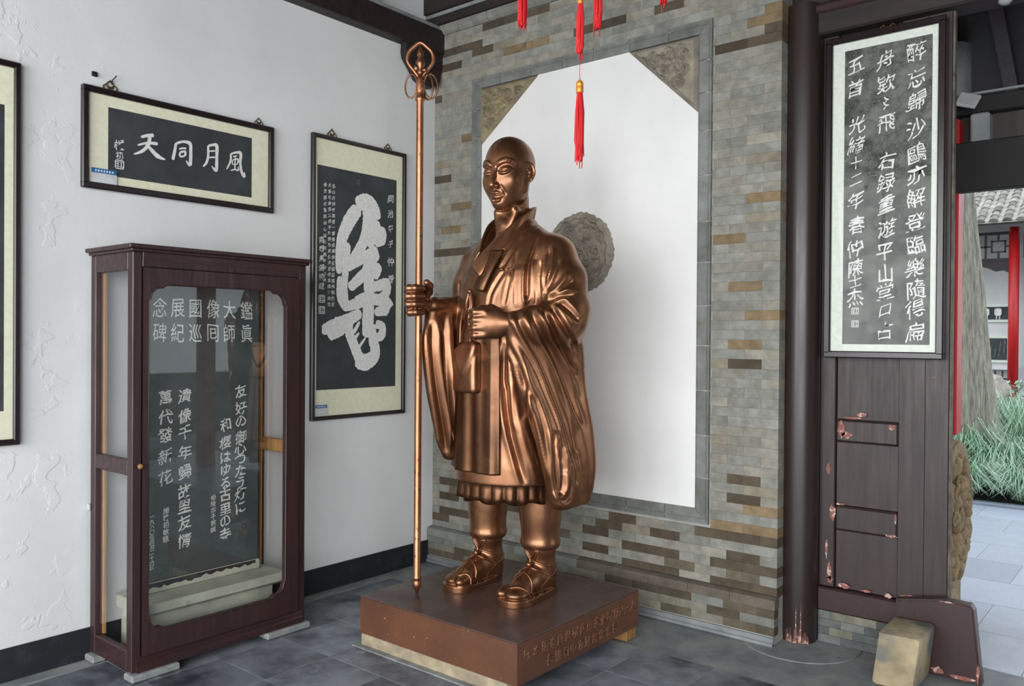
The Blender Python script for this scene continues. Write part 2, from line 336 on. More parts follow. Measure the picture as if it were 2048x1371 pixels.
# ledge stones (top plinth course) with sloping top
x = 2.552
lx = [2.552, 2.30, 2.05, 1.80, 1.55, 1.30, 1.05, .80, .55, .30, 0]
for b, a in zip(lx, lx[1:]):
    me = G().prism([(-.056, .191), (.006, .191), (.006, .250), (-.02, .249), (-.053, .240)], 'x', a+.001, b-.001).build('ledge_stone', 'stone', trim3)
    g = random.uniform(.9, 1.08); dk = a > 1.2; me.color = (*s2l(tuple(v*g for v in ((112, 104, 92) if dk else (128, 131, 127)))), 1)
G().box(0, 2.545, -.060, -.048, 0, .046).box(0, 2.545, -.072, -.048, 0, .02, .004).build('mortar_skirting', 'screed', trim3)
# top moulding course
x = 2.54; k = 0
while x > 0:
    a = max(0, x-.135); me = G().prism([(-.004, 3.738), (.006, 3.738), (.006, 3.80), (-.03, 3.80), (-.034, 3.775), (-.02, 3.752)], 'x', a+.0012, x-.0012).build('cap_stone', 'stone', wall_back)
    g = random.uniform(.92, 1.05); me.color = (*s2l((132*g, 132*g, 126*g)), 1); x = a
# timbers over the back wall
tb = struct(G().box(-.06, 9.1, -.05, .3, 3.803, 3.862, .004).build('trim_4', 'dark'))
struct(G().box(-.06, 9.1, -.045, .3, 3.866, 3.892, .003).build('trim_5', 'screed'))
struct(G().box(-.06, 9.1, -.065, .3, 3.894, 4.06, .004).box(-.06, 9.1, -.03, .3, 4.06, 5.0).build('trim_6', 'dark'))
# ---- the blind niche: moulded stone frame, white panel, carvings
prof = [(0, -.010), (.012, -.016), (.05, -.010), (.060, -.004), (.072, -.012), (.083, -.014)]   # across the width from inside to outside (u, y)
def mould(p_in0, p_in1, p_out0, p_out1):
    """one straight moulding stone between two end cuts; p = (x, z)"""
    g = G(); n = len(prof)
    R = []
    for (pi, po) in ((p_in0, p_out0), (p_in1, p_out1)):
        W = [g.b.verts.new((pi[0]+(po[0]-pi[0])*u/.083, y, pi[1]+(po[1]-pi[1])*u/.083)) for u, y in prof]
        K = [g.b.verts.new((po[0], .012, po[1])), g.b.verts.new((pi[0], .012, pi[1]))]
        R.append(W+K)
    m_ = len(R[0])
    for i in range(m_): g.b.faces.new((R[0][i], R[0][(i+1) % m_], R[1][(i+1) % m_], R[1][i]))
    g.b.faces.new(R[0]); g.b.faces.new(R[1][::-1])
    o = g.build('moulding_stone', 'stone', wall_back); q = random.uniform(.93, 1.06); o.color = (*s2l((126*q, 128*q, 124*q)), 1); return o
J = .0017
zr = [IZ0, .823, 1.062, 1.312, 1.5616, 1.7836, 2.025, 2.252, 2.508, 2.757, 2.965, 3.146, IZ1]
for i, (a, b) in enumerate(zip(zr, zr[1:])):
    for (xi, xo) in ((IX1, NX1), (IX0, NX0)):
        zo0 = NZ0 if i == 0 else a+J; zo1 = NZ1 if i == len(zr)-2 else b-J
        mould((xi, a+J), (xi, b-J), (xo, zo0), (xo, zo1))
xt = [IX0, .6215, .880, 1.132, 1.3655, 1.624, 1.8827, IX1]
for i, (a, b) in enumerate(zip(xt, xt[1:])):
    for (zi, zo) in ((IZ1, NZ1), (IZ0, NZ0)):
        xo0 = NX0 if i == 0 else a+J; xo1 = NX1 if i == len(xt)-2 else b-J
        mould((a+J, zi), (b-J, zi), (xo0, zo), (xo1, zo))
G().prism([(IX0, IZ0), (IX1, IZ0), (IX1, 2.862), (1.614, IZ1), (.934, IZ1), (IX0, 2.912)], 'y', -.001, .014).build('niche_panel', 'niche', wall_back)
G().box(NX0+.001, IX0-.001, -.0038, .012, NZ0+.001, NZ1-.001).box(IX1+.001, NX1-.001, -.0038, .012, NZ0+.001, NZ1-.001).box(IX0, IX1, -.0038, .012, NZ0+.001, IZ0-.001).box(IX0, IX1, -.0038, .012, IZ1+.001, NZ1-.001).build('joint_fill', 'whitejoint', wall_back)
# carved corners and medallion: height field of scrolls
def relief(name, inside, boundsx, boundsz, h, y0, fn, m, label, res=.0045):
    x0, x1 = boundsx; z0, z1 = boundsz; nx = int((x1-x0)/res)+1; nz = int((z1-z0)/res)+1
    X, Z = np.meshgrid(np.linspace(x0, x1, nx), np.linspace(z0, z1, nz), indexing='ij')
    ins = inside(X, Z); H = np.clip(ins/.008, 0, 1)*(h*.35)+np.clip(ins/.02, 0, 1)*fn(X, Z)*h
    keep = ins > -res*.7
    idx = -np.ones(X.shape, int); idx[keep] = np.arange(keep.sum())
    gx, gz = np.gradient(ins, X[:, 0], Z[0]); gl = gx**2+gz**2+1e-9; edge = ins < res*.75          # pull the outline onto the true edge
    X = np.where(edge, X-ins*gx/gl, X); Z = np.where(edge, Z-ins*gz/gl, Z)
    top = np.stack([X[keep], y0-H[keep]-.002, Z[keep]], 1); f = []
    for i in range(nx-1):
        for j in range(nz-1):
            q = (idx[i, j], idx[i+1, j], idx[i+1, j+1], idx[i, j+1])
            if min(q) >= 0: f.append(q)
    n = len(top); me = bpy.data.meshes.new(name); me.from_pydata([tuple(v) for v in top], [], f)
    b = bmesh.new(); b.from_mesh(me)
    ed = [e for e in b.edges if e.is_boundary]; r = bmesh.ops.extrude_edge_only(b, edges=ed)
    for v in r['geom']:
        if isinstance(v, bmesh.types.BMVert): v.co.y = y0+.004
    bmesh.ops.recalc_face_normals(b, faces=b.faces[:]); b.to_mesh(me); b.free()
    o = link(name, me, m, None, True); me.set_sharp_from_angle(angle=math.radians(50)); return tag(o, label, 'carving')
def scroll(X, Z, cx, cz, R, turns=1.6, ph=0, hand=1, w_=.011):
    dx, dz = X-cx, Z-cz; r = np.hypot(dx, dz); th = np.arctan2(dz, dx)*hand+ph
    k = R/(turns*2*math.pi); d = np.full(X.shape, 9.)
    for n in range(int(turns)+2):
        t = th+2*math.pi*n; ok = (t > 0) & (t < turns*2*math.pi); d = np.where(ok, np.minimum(d, np.abs(r-k*t)), d)
    return np.clip(1-(d/w_)**2, 0, 1)
def petals(X, Z, cx, cz, R, n, ph=0):
    dx, dz = X-cx, Z-cz; r = np.hypot(dx, dz)/R; th = np.arctan2(dz, dx)*n/2+ph
    return np.clip(1-np.abs(r-.55*np.abs(np.cos(th))-.45)*3.5, 0, 1)*(r < 1.2)+.9*(np.clip(1-(r/.28)**2, 0, 1))
def tri_in(A, B_, C_):
    def fn(X, Z):
        d = np.full(X.shape, 9.)
        P = [A, B_, C_]; s_ = np.sign((B_[0]-A[0])*(C_[1]-A[1])-(B_[1]-A[1])*(C_[0]-A[0]))
        for i in range(3):
            a, b = P[i], P[(i+1) % 3]; L_ = math.hypot(b[0]-a[0], b[1]-a[1]); d = np.minimum(d, s_*((b[0]-a[0])*(Z-a[1])-(b[1]-a[1])*(X-a[0]))/L_)
        return d
    return fn
def corner_fn(cx, cz, sg, edge):
    def fn(X, Z):
        v = petals(X, Z, cx, cz, .085, 6)*.9
        for (dx, dz, R, ph, hd) in ((.12, .03, .05, 0, 1), (-.02, -.13, .045, 1, -1), (.22, .03, .04, 2, 1), (-.015, -.22, .035, .5, 1), (.09, -.09, .05, 3, -1), (-.055, -.055, .035, 2, 1), (.05, .055, .03, 1, 1), (-.06, .03, .03, 0, -1), (.15, -.035, .03, 2, 1), (.03, -.17, .03, 0, 1)):
            v = np.maximum(v, scroll(X, Z, cx+sg*dx, cz+dz, R, 1.7, ph, hd*sg, .0085))
        d = edge(X, Z); v = np.maximum(v, np.clip(1-((d-.012)/.007)**2, 0, 1)*.8)
        return v*.9+.1*np.sin(X*260)*np.sin(Z*240)
    return fn
tl = tri_in((.456, 3.291), (.934, 3.291), (.456, 2.914)); tr = tri_in((2.066, 3.291), (2.066, 2.864), (1.617, 3.291))
relief('corner_carving', tl, (.45, .94), (2.90, 3.30), .032, -.001, corner_fn(.565, 3.175, 1, tl), 'carve2', 'triangular carved brick corner of flower scrolls, upper left of the white niche')
relief('corner_carving', tr, (1.60, 2.075), (2.85, 3.30), .032, -.001, corner_fn(1.925, 3.175, -1, tr), 'carve', 'triangular carved brick corner of flower scrolls, upper right of the white niche')
def med_in(X, Z):
    dx, dz = X-1.268, Z-2.125; r = np.hypot(dx, dz); th = np.arctan2(dz, dx)
    a = (th+math.pi/8) % (math.pi/4)-math.pi/8
    R = .262*math.cos(math.pi/8)/np.cos(a); R = R*.35+.65*(.252+.008*np.cos(8*th+.3)) + .0025*np.sin(th*29)+.002*np.sin(th*47)
    return R-r
def med_fn(X, Z):
    cx, cz = 1.268, 2.125; r = np.hypot(X-cx, Z-cz); th = np.arctan2(Z-cz, X-cx)
    rim = np.clip(1-((r-(.222+.006*np.sin(16*th)))/.016)**2, 0, 1)
    rim2 = np.clip(1-((r-(.182+.010*np.sin(10*th)))/.010)**2, 0, 1)
    v = np.maximum(rim, rim2*.9)
    for (R0, n_, R, ph) in ((.13, 6, .052, 0), (.065, 4, .04, 1)):
        for k in range(n_):
            a = 2*math.pi*k/n_+ph; v = np.maximum(v, scroll(X, Z, cx+R0*math.cos(a), cz+R0*math.sin(a), R, 1.6, k, 1 if k % 2 else -1, .010)*.9)
    v = np.maximum(v, petals(X, Z, cx, cz, .05, 6))
    return v*.85+.15*np.clip(np.sin(X*170)*np.sin(Z*150+2), 0, 1)
relief('medallion', med_in, (.99, 1.55), (1.85, 2.40), .03, -.001, med_fn, 'carve', 'scalloped grey carved brick medallion on the white panel behind the statue')
# ---- dark column on its stone disc
t = thing('column', (2.60, .155, 0), 'round dark maroon lacquered column at the end of the brick wall', 'column')
G().lathe(2.60, .155, [(.088, .003), (.092, .05), (.096, .6), (.096, 3.2), (.093, 3.36)], 40).build('shaft', 'column', t, 'auto')
struct(G().lathe(2.62, .12, [(.30, -.003), (.30, .0015), (.20, .003)], 48).build('trim_7', 'screed', None, 'auto'))
def chips(name, lst, plane, parent, seed=3):
    """patches where the lacquer has come off: thin irregular flakes of primer; lst = (a, z, half width, half height)"""
    rr = random.Random(seed); g = G()
    for (a, z, hw, hh) in lst:
        n = 13; pts = []
        for k in range(n):
            q = 2*math.pi*k/n; s_ = rr.uniform(.62, 1.1); pts.append((a+hw*math.cos(q)*s_, z+hh*math.sin(q)*s_))
        g = G(); g.prism(pts, 'y', plane-.0012, plane+.001); g.build(name, 'chip', parent)
g = G(); rr = random.Random(5)
for k in range(16):      # bare streaks at the foot of the column
    a = -1.95+k*.085+rr.uniform(-.02, .02); h_ = rr.uniform(.03, .09) if k not in (7, 10) else .22; R = .0935
    q0, q1 = a-.03-rr.uniform(0, .03), a+.04; P = []
    for (aa, z) in ((q0, .006), (q1, .006), ((q0+q1)/2+.01, h_), ((q0+q1)/2-.01, h_*.8)):
        P.append((2.60+R*math.cos(aa), .155+R*math.sin(aa), z))
    V = [g.b.verts.new(p) for p in P]; g.b.faces.new(V)
g.build('bare_wood', 'chip', t, label='pinkish bare patch at the foot of the column')
# ---- timber partition right of the column
pt = struct(G().box(2.69, 3.30, .225, .29, .17, 3.5).box(2.55, 2.69, .215, .29, 0, 3.5).build('wall_partition', 'panel'))
def pp(name, x0, x1, z0, z1, y0=.193, bev=.004, m='panel'):
    return G().box(x0, x1, y0, .24, z0, z1, bev).build(name, m, pt)
pp('stile', 2.688, 2.769, .30, 3.2); pp('board', 3.080, 3.20, .30, 3.2, .194, .0015); pp('board', 3.2005, 3.305, .30, 3.2, .1935, .0015)
pp('panel', 2.772, 3.077, .30, .602, .212, .002); pp('panel', 2.772, 3.077, .735, 1.065, .212, .002); pp('panel', 2.772, 3.077, 1.185, 3.2, .212, .002)
pp('rail', 2.770, 3.079, .604, .733, .196, .01); pp('rail', 2.770, 3.079, 1.067, 1.184, .196, .01)
pp('edge_strip', 3.3055, 3.316, 0.33, 3.2, .20, .002, 'rail_edge')
pp('sill', 2.688, 3.31, .175, .297, .17, .008, 'woodh')
chips('paint_loss', [(2.80, 1.135, .022, .05), (2.83, 1.105, .03, .02), (2.86, 1.195, .055, .006), (2.90, 1.215, .03, .012), (2.76, .69, .016, .045), (2.80, .742, .03, .006), (3.05, .612, .035, .008), (3.05, 1.16, .02, .015), (3.07, .7, .006, .03),
      (2.745, .38, .012, .06), (2.73, .50, .008, .06), (2.735, .92, .012, .035), (2.82, .318, .04, .014), (2.93, .312, .03, .008), (3.04, .31, .02, .012), (3.16, .325, .07, .014), (3.25, .322, .05, .018), (2.75, .34, .016, .02), (3.24, 1.42, .01, .004)], .1935, pt)
# small bricks under the sill
tp = struct(G().box(2.69, 3.32, .20, .28, 0, .172).build('trim_8', 'mortar'))
for c in range(4):
    z0 = .003+c*.042; x = 2.69-(.06 if c % 2 else 0)
    while x < 3.1:
        a, b = max(x, 2.69), min(x+.118, 3.1); x += .118
        if b-a > .02:
            gq = random.uniform(.85, 1.1); put_brick(a, b, z0, z0+.041, tuple(v*gq for v in random.choice(((120, 124, 124), (132, 131, 120), (108, 112, 114)))), .19, .03, parent=tp)
struct(G().box(2.55, 5.9, .12, .30, 3.19, 3.36, .01).box(2.5, 6.2, .16, .28, 3.36, 3.80).build('trim_9', 'dark'))
struct(G().box(2.55, 5.9, .105, .14, 3.30, 3.345, .008).build('trim_10', 'wood'))
tag(G().sph((3.53, .16, 3.172), (.03, .03, .022), 2).build('insect_nest', 'screed', None, True), 'small grey mud nest under the dark door lintel', 'nest')
# threshold end board and rough stone
t = thing('threshold_board', (3.3, .1, 0), 'dark maroon sloping board standing at the doorway foot beside the rough stone', 'board')
G().prism([(3.10, .002), (3.475, .002), (3.44, .345), (3.425, .366), (3.30, .368), (3.10, .33)], 'y', .095, .165, .008).build('board_body', 'wood', t)
chips('paint_loss', [(3.29, .03, .03, .02), (3.40, .02, .06, .012), (3.46, .06, .008, .05), (3.33, .362, .04, .004)], .094, t, 9)
g = G(); g.box(3.075, 3.255, -.20, .088, .002, .25, .018, 2)
for v in g.b.verts:
    v.co += Vector((math.sin(v.co.z*31+v.co.y*17)*.004, math.sin(v.co.x*40)*.004, math.sin(v.co.x*37+v.co.y*23)*.005))
    if v.co.z > .2: v.co.x += .028+(.2+v.co.y)*-.02
MT['rough'] = mat('rough_sandstone', (176, 160, 128), .9, rgb2=(134, 122, 98), scale=7, detail=9, bump=.8, bscale=30, bdist=.006, third=((104, 108, 108), 5, .52, .62))
tag(g.build('stone_block', 'rough', None, 'auto'), 'rough tan stone block on the floor in front of the dark sloping board', 'stone')
# ---- rest of the hall, outside the frame
struct(G().box(9.0, 9.2, -6.6, .3, 0, 4.9).build('wall_right', 'panel'))
struct(G().box(6.45, 9.0, .006, .14, 0, 3.80).box(5.62, 6.2, .193, .29, 0, 3.4).build('wall_back_east', 'screed'))
struct(G().box(-.3, 9.3, -7.2, 2.1, 4.95, 5.05).build('ceiling', 'dark'))
g = G()
for k in range(24): g.box(.2+k*.38, .30+k*.38, -7.0, 0, 4.85, 4.95)
struct(g.build('trim_11', 'dark'))
for k, x in enumerate((.1, 2.9, 6.1, 8.9)):
    tag(G().lathe(x, -6.3, [(.15, 0), (.13, .1), (.13, 4.9)], 20).build('front_column', 'column', None, 'auto'), 'dark round column of the open front side of the hall behind the viewer', 'column', 'front colonnade behind the viewer')
struct(G().box(-.2, 9.2, -6.4, -6.2, 3.9, 4.9).build('trim_12', 'dark'))
# ================================================================ lettering
def glyphs(items, bold=0.0, shear=0.12, wob=.06, thick=.0008, seed=1, squeeze=1.0, each=False):
    """items = (character, u, v, size[, tilt]); returns flat letters as bmesh in (u, v) with a little thickness"""
    rr = random.Random(seed); out = bmesh.new(); lst = []
    for it in items:
        ch, u, v, sz = it[:4]; tl = it[4] if len(it) > 4 else rr.uniform(-.05, .05)
        cu_ = bpy.data.curves.new('t', 'FONT'); cu_.body = ch; cu_.size = 1; cu_.align_x = 'CENTER'; cu_.resolution_u = 3; cu_.offset = bold; cu_.fill_mode = 'FRONT'
        ob = bpy.data.objects.new('t', cu_); COL.objects.link(ob)
        me = bpy.data.meshes.new_from_object(ob); bpy.data.objects.remove(ob); bpy.data.curves.remove(cu_)
        if not me.vertices: bpy.data.meshes.remove(me); continue
        P = np.array([q.co[:2] for q in me.vertices]); c = (P.min(0)+P.max(0))/2
        ext = P.max(0)-P.min(0); c = np.array([c[0], .36 if ext[1] < .55 else c[1]])
        a1, a2, a3, a4 = [rr.uniform(0, 6.28) for _ in range(4)]; b2 = bmesh.new(); b2.from_mesh(me); bpy.data.meshes.remove(me)
        for q in b2.verts:
            x, y = q.co.x-c[0], q.co.y-c[1]
            x2 = x+wob*math.sin(y*5+a1)*.6+wob*.5*math.sin(y*11+x*3+a3); y2 = y+wob*math.sin(x*5+a2)*.6+shear*x+wob*.5*math.sin(x*12+a4)
            x2 *= squeeze; x3 = x2*math.cos(tl)-y2*math.sin(tl); y3 = x2*math.sin(tl)+y2*math.cos(tl)
            q.co = (u+x3*sz, v+y3*sz, rr.uniform(0, .00025))
        m_ = bpy.data.meshes.new('t'); b2.to_mesh(m_); b2.free()
        if each: out = bmesh.new()
        out.from_mesh(m_); bpy.data.meshes.remove(m_); lst.append(out)
    return lst if each else out
def put_text(b, name, plane, at, m, parent, right=1, label=None):
    if isinstance(b, list):
        for q in b: put_text(q, 'character', plane, at, m, parent)
        return
    """plane 'x': u runs along world y, plane 'y': u along world x; 'at' = the plane's coordinate"""
    for v in b.verts:
        u, w_, k = v.co.x, v.co.y, v.co.z
        v.co = (at+k, u, w_) if plane == 'x' else (u, at-k, w_)
    b.normal_update(); me = bpy.data.meshes.new(name); b.to_mesh(me); b.free(); o = link(name, me, m, parent)
    if label: o['label'] = label
    return o
def col_items(chars, pts, sz): return [(c, p[0], p[1], sz) for c, p in zip(chars, pts)]
def seal(g, plane, at, u, v, s_, pattern=1):
    """a seal print: square outline with strokes inside"""
    t = s_*.09
    def r(u0, u1, v0, v1):
        if plane == 'x': g.box(at-.0002, at+.0004, u0, u1, v0, v1)
        else: g.box(u0, u1, at-.0004, at+.0002, v0, v1)
    h = s_/2
    r(u-h, u+h, v+h-t, v+h); r(u-h, u+h, v-h, v-h+t); r(u-h, u-h+t, v-h, v+h); r(u+h-t, u+h, v-h, v+h)
    for k in (-.25, 0, .22): r(u-h*.7, u-h*.1, v+k*s_, v+k*s_+t)
    r(u-h*.45, u-h*.45+t, v-h*.75, v+h*.75); r(u+h*.3, u+h*.3+t, v-h*.7, v+h*.7)
    for k in (-.3, .25): r(u+h*.02, u+h*.75, v+k*s_, v+k*s_+t)
# ================================================================ pictures
def picture(name, plane, at, u0, u1, v0, v1, fw, mount, rubbing, mm, rm, label, cat='picture', depth=.03, sgn=1, lean=0):
    """frame > mouldings; mount, rubbing, glass. plane 'x' hangs on the left wall, 'y' on the partition"""
    L0 = (at, (u0+u1)/2, v0) if plane == 'x' else ((u0+u1)/2, at, v0)
    t = thing(name, L0, label, cat); d = depth*sgn
    def bx(g, a, b, c, e, k0, k1, bev=0):
        lo, hi = sorted((at+k0*sgn, at+k1*sgn))
        return g.box(lo, hi, a, b, c, e, bev) if plane == 'x' else g.box(a, b, lo, hi, c, e, bev)
    def rail(a, b, c, e, horiz):
        g = G(); bx(g, a, b, c, e, .0, depth, .005); o = g.build('frame_rail', 'frame', t)
    rail(u0, u1, v0, v0+fw, 1); rail(u0, u1, v1-fw, v1, 1); rail(u0, u0+fw, v0+fw*.6, v1-fw*.6, 0); rail(u1-fw, u1, v0+fw*.6, v1-fw*.6, 0)
    g = G(); bx(g, u0+fw*.5, u1-fw*.5, v0+fw*.5, v1-fw*.5, .004, .012); g.build('mount', mm, t)
    r = rubbing; g = G(); bx(g, r[0], r[1], r[2], r[3], .012, .0126); rb = g.build('rubbing', rm, t)
    if plane == 'y': G().sheet('y', at-.020, u0+fw*.6, u1-fw*.6, v0+fw*.6, v1-fw*.6).build('pane', 'glass2', t)
    return t, rb
def hanger(plane, at, u, v, s_, parent, sgn=1):
    g = G()
    P = lambda a, b, k=0: (at+sgn*(.006+k), u+a*s_, v+b*s_) if plane == 'x' else (u+a*s_, at+sgn*(.006+k), v+b*s_)
    for cx, cz, r in ((0, .5, .32), (-.38, .22, .26), (.38, .22, .26), (0, .15, .2)):
        g.tube([P(cx+r*math.cos(a), cz+r*math.sin(a)) for a in [k*math.pi/5 for k in range(10)]], s_*.055, 5, closed=True)
    g.tube([P(-.5, 0), P(-.6, .35), P(-.25, .62), P(0, .95), P(.25, .62), P(.6, .35), P(.5, 0)], s_*.06, 5)
    g.build('ornate_hanger', 'brass', parent, True)
XP = .0132
# 1: four large characters
t, rb = picture('framed_calligraphy', 'x', .002, -2.452, -1.362, 2.318, 2.822, .032, None, (-2.322, -1.504, 2.394, 2.735), 'mat_cream', 'rub', 'wide framed rubbing of four large white characters above the glass display case')
Z_ = .0152
put_text(glyphs([('樸', -2.266, 2.556, .055), ('初', -2.266, 2.503, .040)], bold=.004, seed=5, shear=.15, each=True), 'signature', 'x', Z_, 'ink', t)
g = G(); seal(g, 'x', Z_, -2.265, 2.458, .046); g.build('seal_print', 'ink', t)
def sticker(yc, zc, w_, h_, parent, at=.0245, tilt=0):
    G().box(at-.0004, at, yc-w_/2, yc+w_/2, zc-h_/2, zc+h_/2).build('price_label', 'paper', parent)
    G().box(at, at+.0003, yc-w_/2, yc+w_/2, zc+h_*.18, zc+h_/2).build('label_band', 'blue', parent)
    g = G()
    for k in range(7): g.box(at+.0003, at+.0005, yc-w_*.36+k*w_*.11, yc-w_*.30+k*w_*.11, zc+h_*.27, zc+h_*.40)
    for k in range(2): g.box(at, at+.0002, yc-w_*.4, yc+w_*.35, zc-h_*.15-k*h_*.18, zc-h_*.12-k*h_*.18)
    g.build('label_print', 'ink', parent)
sticker(-2.345, 2.385, .125, .072, t)
hanger('x', .002, -2.31, 2.820, .055, t); hanger('x', .002, -1.455, 2.820, .045, t)
g = G(); g.tube([(.002, -2.30, 2.855), (.02, -2.305, 2.872), (.035, -2.29, 2.895)], .003, 5); tag(g.build('nail', 'iron'), 'thin bent nail above the hanger of the wide framed rubbing', 'nail')
g = G(); g.box(.001, .012, -2.40, -2.372, 2.873, 2.898, .004).tube([(.003, -2.39, 2.89), (.02, -2.385, 2.875)], .006, 5); tag(g.build('wall_plug', 'iron'), 'black plug stub in the plaster at upper left of the wide framed rubbing', 'plug')
# 2: tall framed single cursive character
t, rb = picture('framed_calligraphy', 'x', .002, -1.086, -.300, 1.074, 2.853, .026, None, (-1.040, -.380, 1.263, 2.662), 'mat_cream', 'rub', 'tall framed rubbing of one huge white brush character, between display case and staff')
def brush(g, plane, at, pts, rad, seed=0, n=14):
    """a brush stroke: ribbon through pts (u, v) of given half widths, ragged edge"""
    rr = random.Random(seed); P = [Vector((p[0], p[1])) for p in pts]; R = rad if isinstance(rad, list) else [rad]*len(P)
    S = []; 
    for i in range(len(P)-1):
        p0, p1, p2, p3 = P[max(i-1, 0)], P[i], P[i+1], P[min(i+2, len(P)-1)]
        for k in range(n):
            u = k/n; S.append((.5*((2*p1)+(-p0+p2)*u+(2*p0-5*p1+4*p2-p3)*u*u+(-p0+3*p1-3*p2+p3)*u**3), R[i]*(1-u)+R[i+1]*u))
    S.append((P[-1], R[-1])); L_, Rr = [], []
    for i, (p, r) in enumerate(S):
        d = (S[min(i+1, len(S)-1)][0]-S[max(i-1, 0)][0]).normalized(); nn = Vector((-d.y, d.x)); e = min(1, (i+.6)/4, (len(S)-i-.4)/4)**.5
        L_.append(p+nn*r*e*(1+rr.uniform(-.07, .05))); Rr.append(p-nn*r*e*(1+rr.uniform(-.07, .05)))
    mk = lambda q: g.b.verts.new((at+rr.uniform(0, .0004), q.x, q.y) if plane == 'x' else (q.x, at-rr.uniform(0, .0004), q.y))
    A = [mk(q) for q in L_]; B_ = [mk(q) for q in Rr]
    for i in range(len(A)-1): g.b.faces.new((A[i], A[i+1], B_[i+1], B_[i]))
s2 = .66/352
def qc(x, y):   # wide rubbing: pixels of the enlarged photo to wall coordinates
    f = (x-714)/942; tp = 382+f*175; bt = 843+f*102
    return (-2.322+f*.818, 2.735-(y-tp)/(bt-tp)*.341)
WIDE = [([(905, 572), (945, 560), (985, 556)], [8, 10, 12]), ([(885, 628), (945, 610), (1010, 612)], [5, 8, 12]), ([(960, 565), (950, 620), (915, 665), (862, 690)], [12, 12, 10, 4]), ([(945, 625), (975, 660), (1010, 695), (1058, 716)], [8, 13, 15, 3]),
  ([(1125, 600), (1118, 650), (1105, 715)], [8, 10, 11]), ([(1125, 605), (1170, 590), (1215, 600), (1222, 640), (1218, 740), (1190, 715)], [8, 8, 13, 11, 12, 3]), ([(1145, 640), (1170, 634), (1192, 634)], [5, 6, 7]), ([(1150, 662), (1150, 690)], [6, 7]), ([(1150, 662), (1185, 656), (1184, 686)], [6, 8, 8]), ([(1150, 692), (1182, 686)], [6, 6]),
  ([(1340, 610), (1340, 680), (1328, 725), (1305, 752)], [8, 9, 9, 4]), ([(1340, 612), (1375, 605), (1400, 612), (1400, 690), (1396, 772), (1365, 745)], [7, 9, 13, 11, 12, 3]), ([(1345, 648), (1390, 644)], [5, 6]), ([(1345, 690), (1390, 686)], [5, 6]),
  ([(1500, 660), (1498, 710), (1470, 765)], [7, 8, 4]), ([(1500, 662), (1540, 652), (1572, 658), (1570, 720), (1580, 780), (1598, 805), (1600, 780)], [6, 8, 12, 9, 10, 13, 3]), ([(1515, 680), (1545, 674)], [4, 5]), ([(1512, 702), (1512, 730)], [4, 5]), ([(1512, 702), (1552, 696), (1550, 726)], [4, 6, 6]), ([(1512, 732), (1550, 728)], [4, 4]), ([(1532, 680), (1530, 768)], [5, 5]), ([(1500, 772), (1530, 764), (1556, 772)], [4, 5, 6]), ([(1553, 745), (1560, 770)], [4, 6])]
_w = [o for o in COL.objects if o.name == 'framed_calligraphy'][0]
for a, b in ((0, 4), (4, 10), (10, 14), (14, len(WIDE))):
    g = G()
    for k in range(a, b): brush(g, 'x', .0152+.00003*k, [qc(*p) for p in WIDE[k][0]], [r*.00082 for r in WIDE[k][1]], k+50)
    g.build('character', 'ink', _w)
def pc(x, y):  # measured on the flattened rubbing: columns 80..432, rows 197..1198 with the slanted sides taken out
    f = (x-80)/352; top = 197+f*68; bot = 1198-f*26
    return (-1.040+f*.66, 2.662-(y-top)/(bot-top)*1.399)
g = G()
BR = [([(255, 385), (215, 445), (185, 520), (172, 600), (172, 680)], [24, 26, 22, 16, 12]), ([(245, 375), (290, 360), (325, 395), (335, 440)], [24, 30, 26, 22]),
      ([(300, 380), (300, 450), (285, 520), (240, 600), (190, 655)], [28, 26, 22, 18, 16]), ([(335, 440), (325, 510), (300, 560)], [22, 20, 12]),
      ([(190, 660), (240, 630), (290, 600), (345, 575)], [15, 18, 20, 22]), ([(325, 500), (362, 490), (362, 530), (330, 545)], [16, 18, 18, 12]),
      ([(200, 540), (200, 640), (195, 740), (195, 820)], [24, 14, 13, 22]), ([(345, 585), (300, 640), (290, 700)], [20, 22, 18]),
      ([(215, 745), (260, 700), (310, 660), (345, 655), (330, 700)], [16, 20, 22, 18, 12]), ([(175, 690), (178, 780), (200, 830)], [12, 16, 14]),
      ([(300, 650), (305, 760), (300, 880), (300, 960)], [22, 24, 26, 24]), ([(300, 740), (350, 730), (385, 720), (385, 760), (345, 790)], [16, 20, 18, 18, 12]),
      ([(185, 830), (250, 810), (310, 790), (380, 800), (400, 830)], [14, 20, 20, 22, 24]), ([(330, 850), (385, 835), (400, 840)], [14, 22, 20]),
      ([(120, 940), (170, 915), (220, 880), (270, 850)], [32, 34, 22, 16]), ([(115, 900), (120, 950)], [14, 20]), ([(225, 860), (215, 930), (240, 1000), (265, 1060)], [16, 18, 20, 22]),
      ([(245, 1060), (285, 1070), (330, 1040), (330, 980)], [20, 30, 24, 20]), ([(330, 1000), (320, 940), (320, 900)], [24, 18, 20]), ([(335, 900), (365, 910), (362, 950), (330, 960)], [16, 16, 18, 14]),
      ([(215, 950), (240, 930), (262, 890)], [8, 8, 5]), ([(225, 985), (260, 940)], [7, 5]), ([(180, 560), (170, 640)], [10, 5]), ([(240, 790), (285, 765)], [8, 6]), ([(255, 1010), (290, 960)], [6, 4])]
for k, (pp_, rr_) in enumerate(BR):
    brush(g, 'x', Z_+.0001*k, [pc(*p) for p in pp_], [r*s2*1.02 for r in rr_], k)
g.build('brush_character', 'ink', t)
put_text(glyphs([('同', -.432, 2.528, .058), ('治', -.432, 2.427, .056), ('甲', -.431, 2.326, .052), ('子', -.430, 2.224, .050), ('仲', -.429, 2.105, .062), ('春', -.428, 1.989, .062)], bold=.008, shear=.18, wob=.07, seed=8, each=True), 'inscription', 'x', Z_, 'ink', t)
sm = []
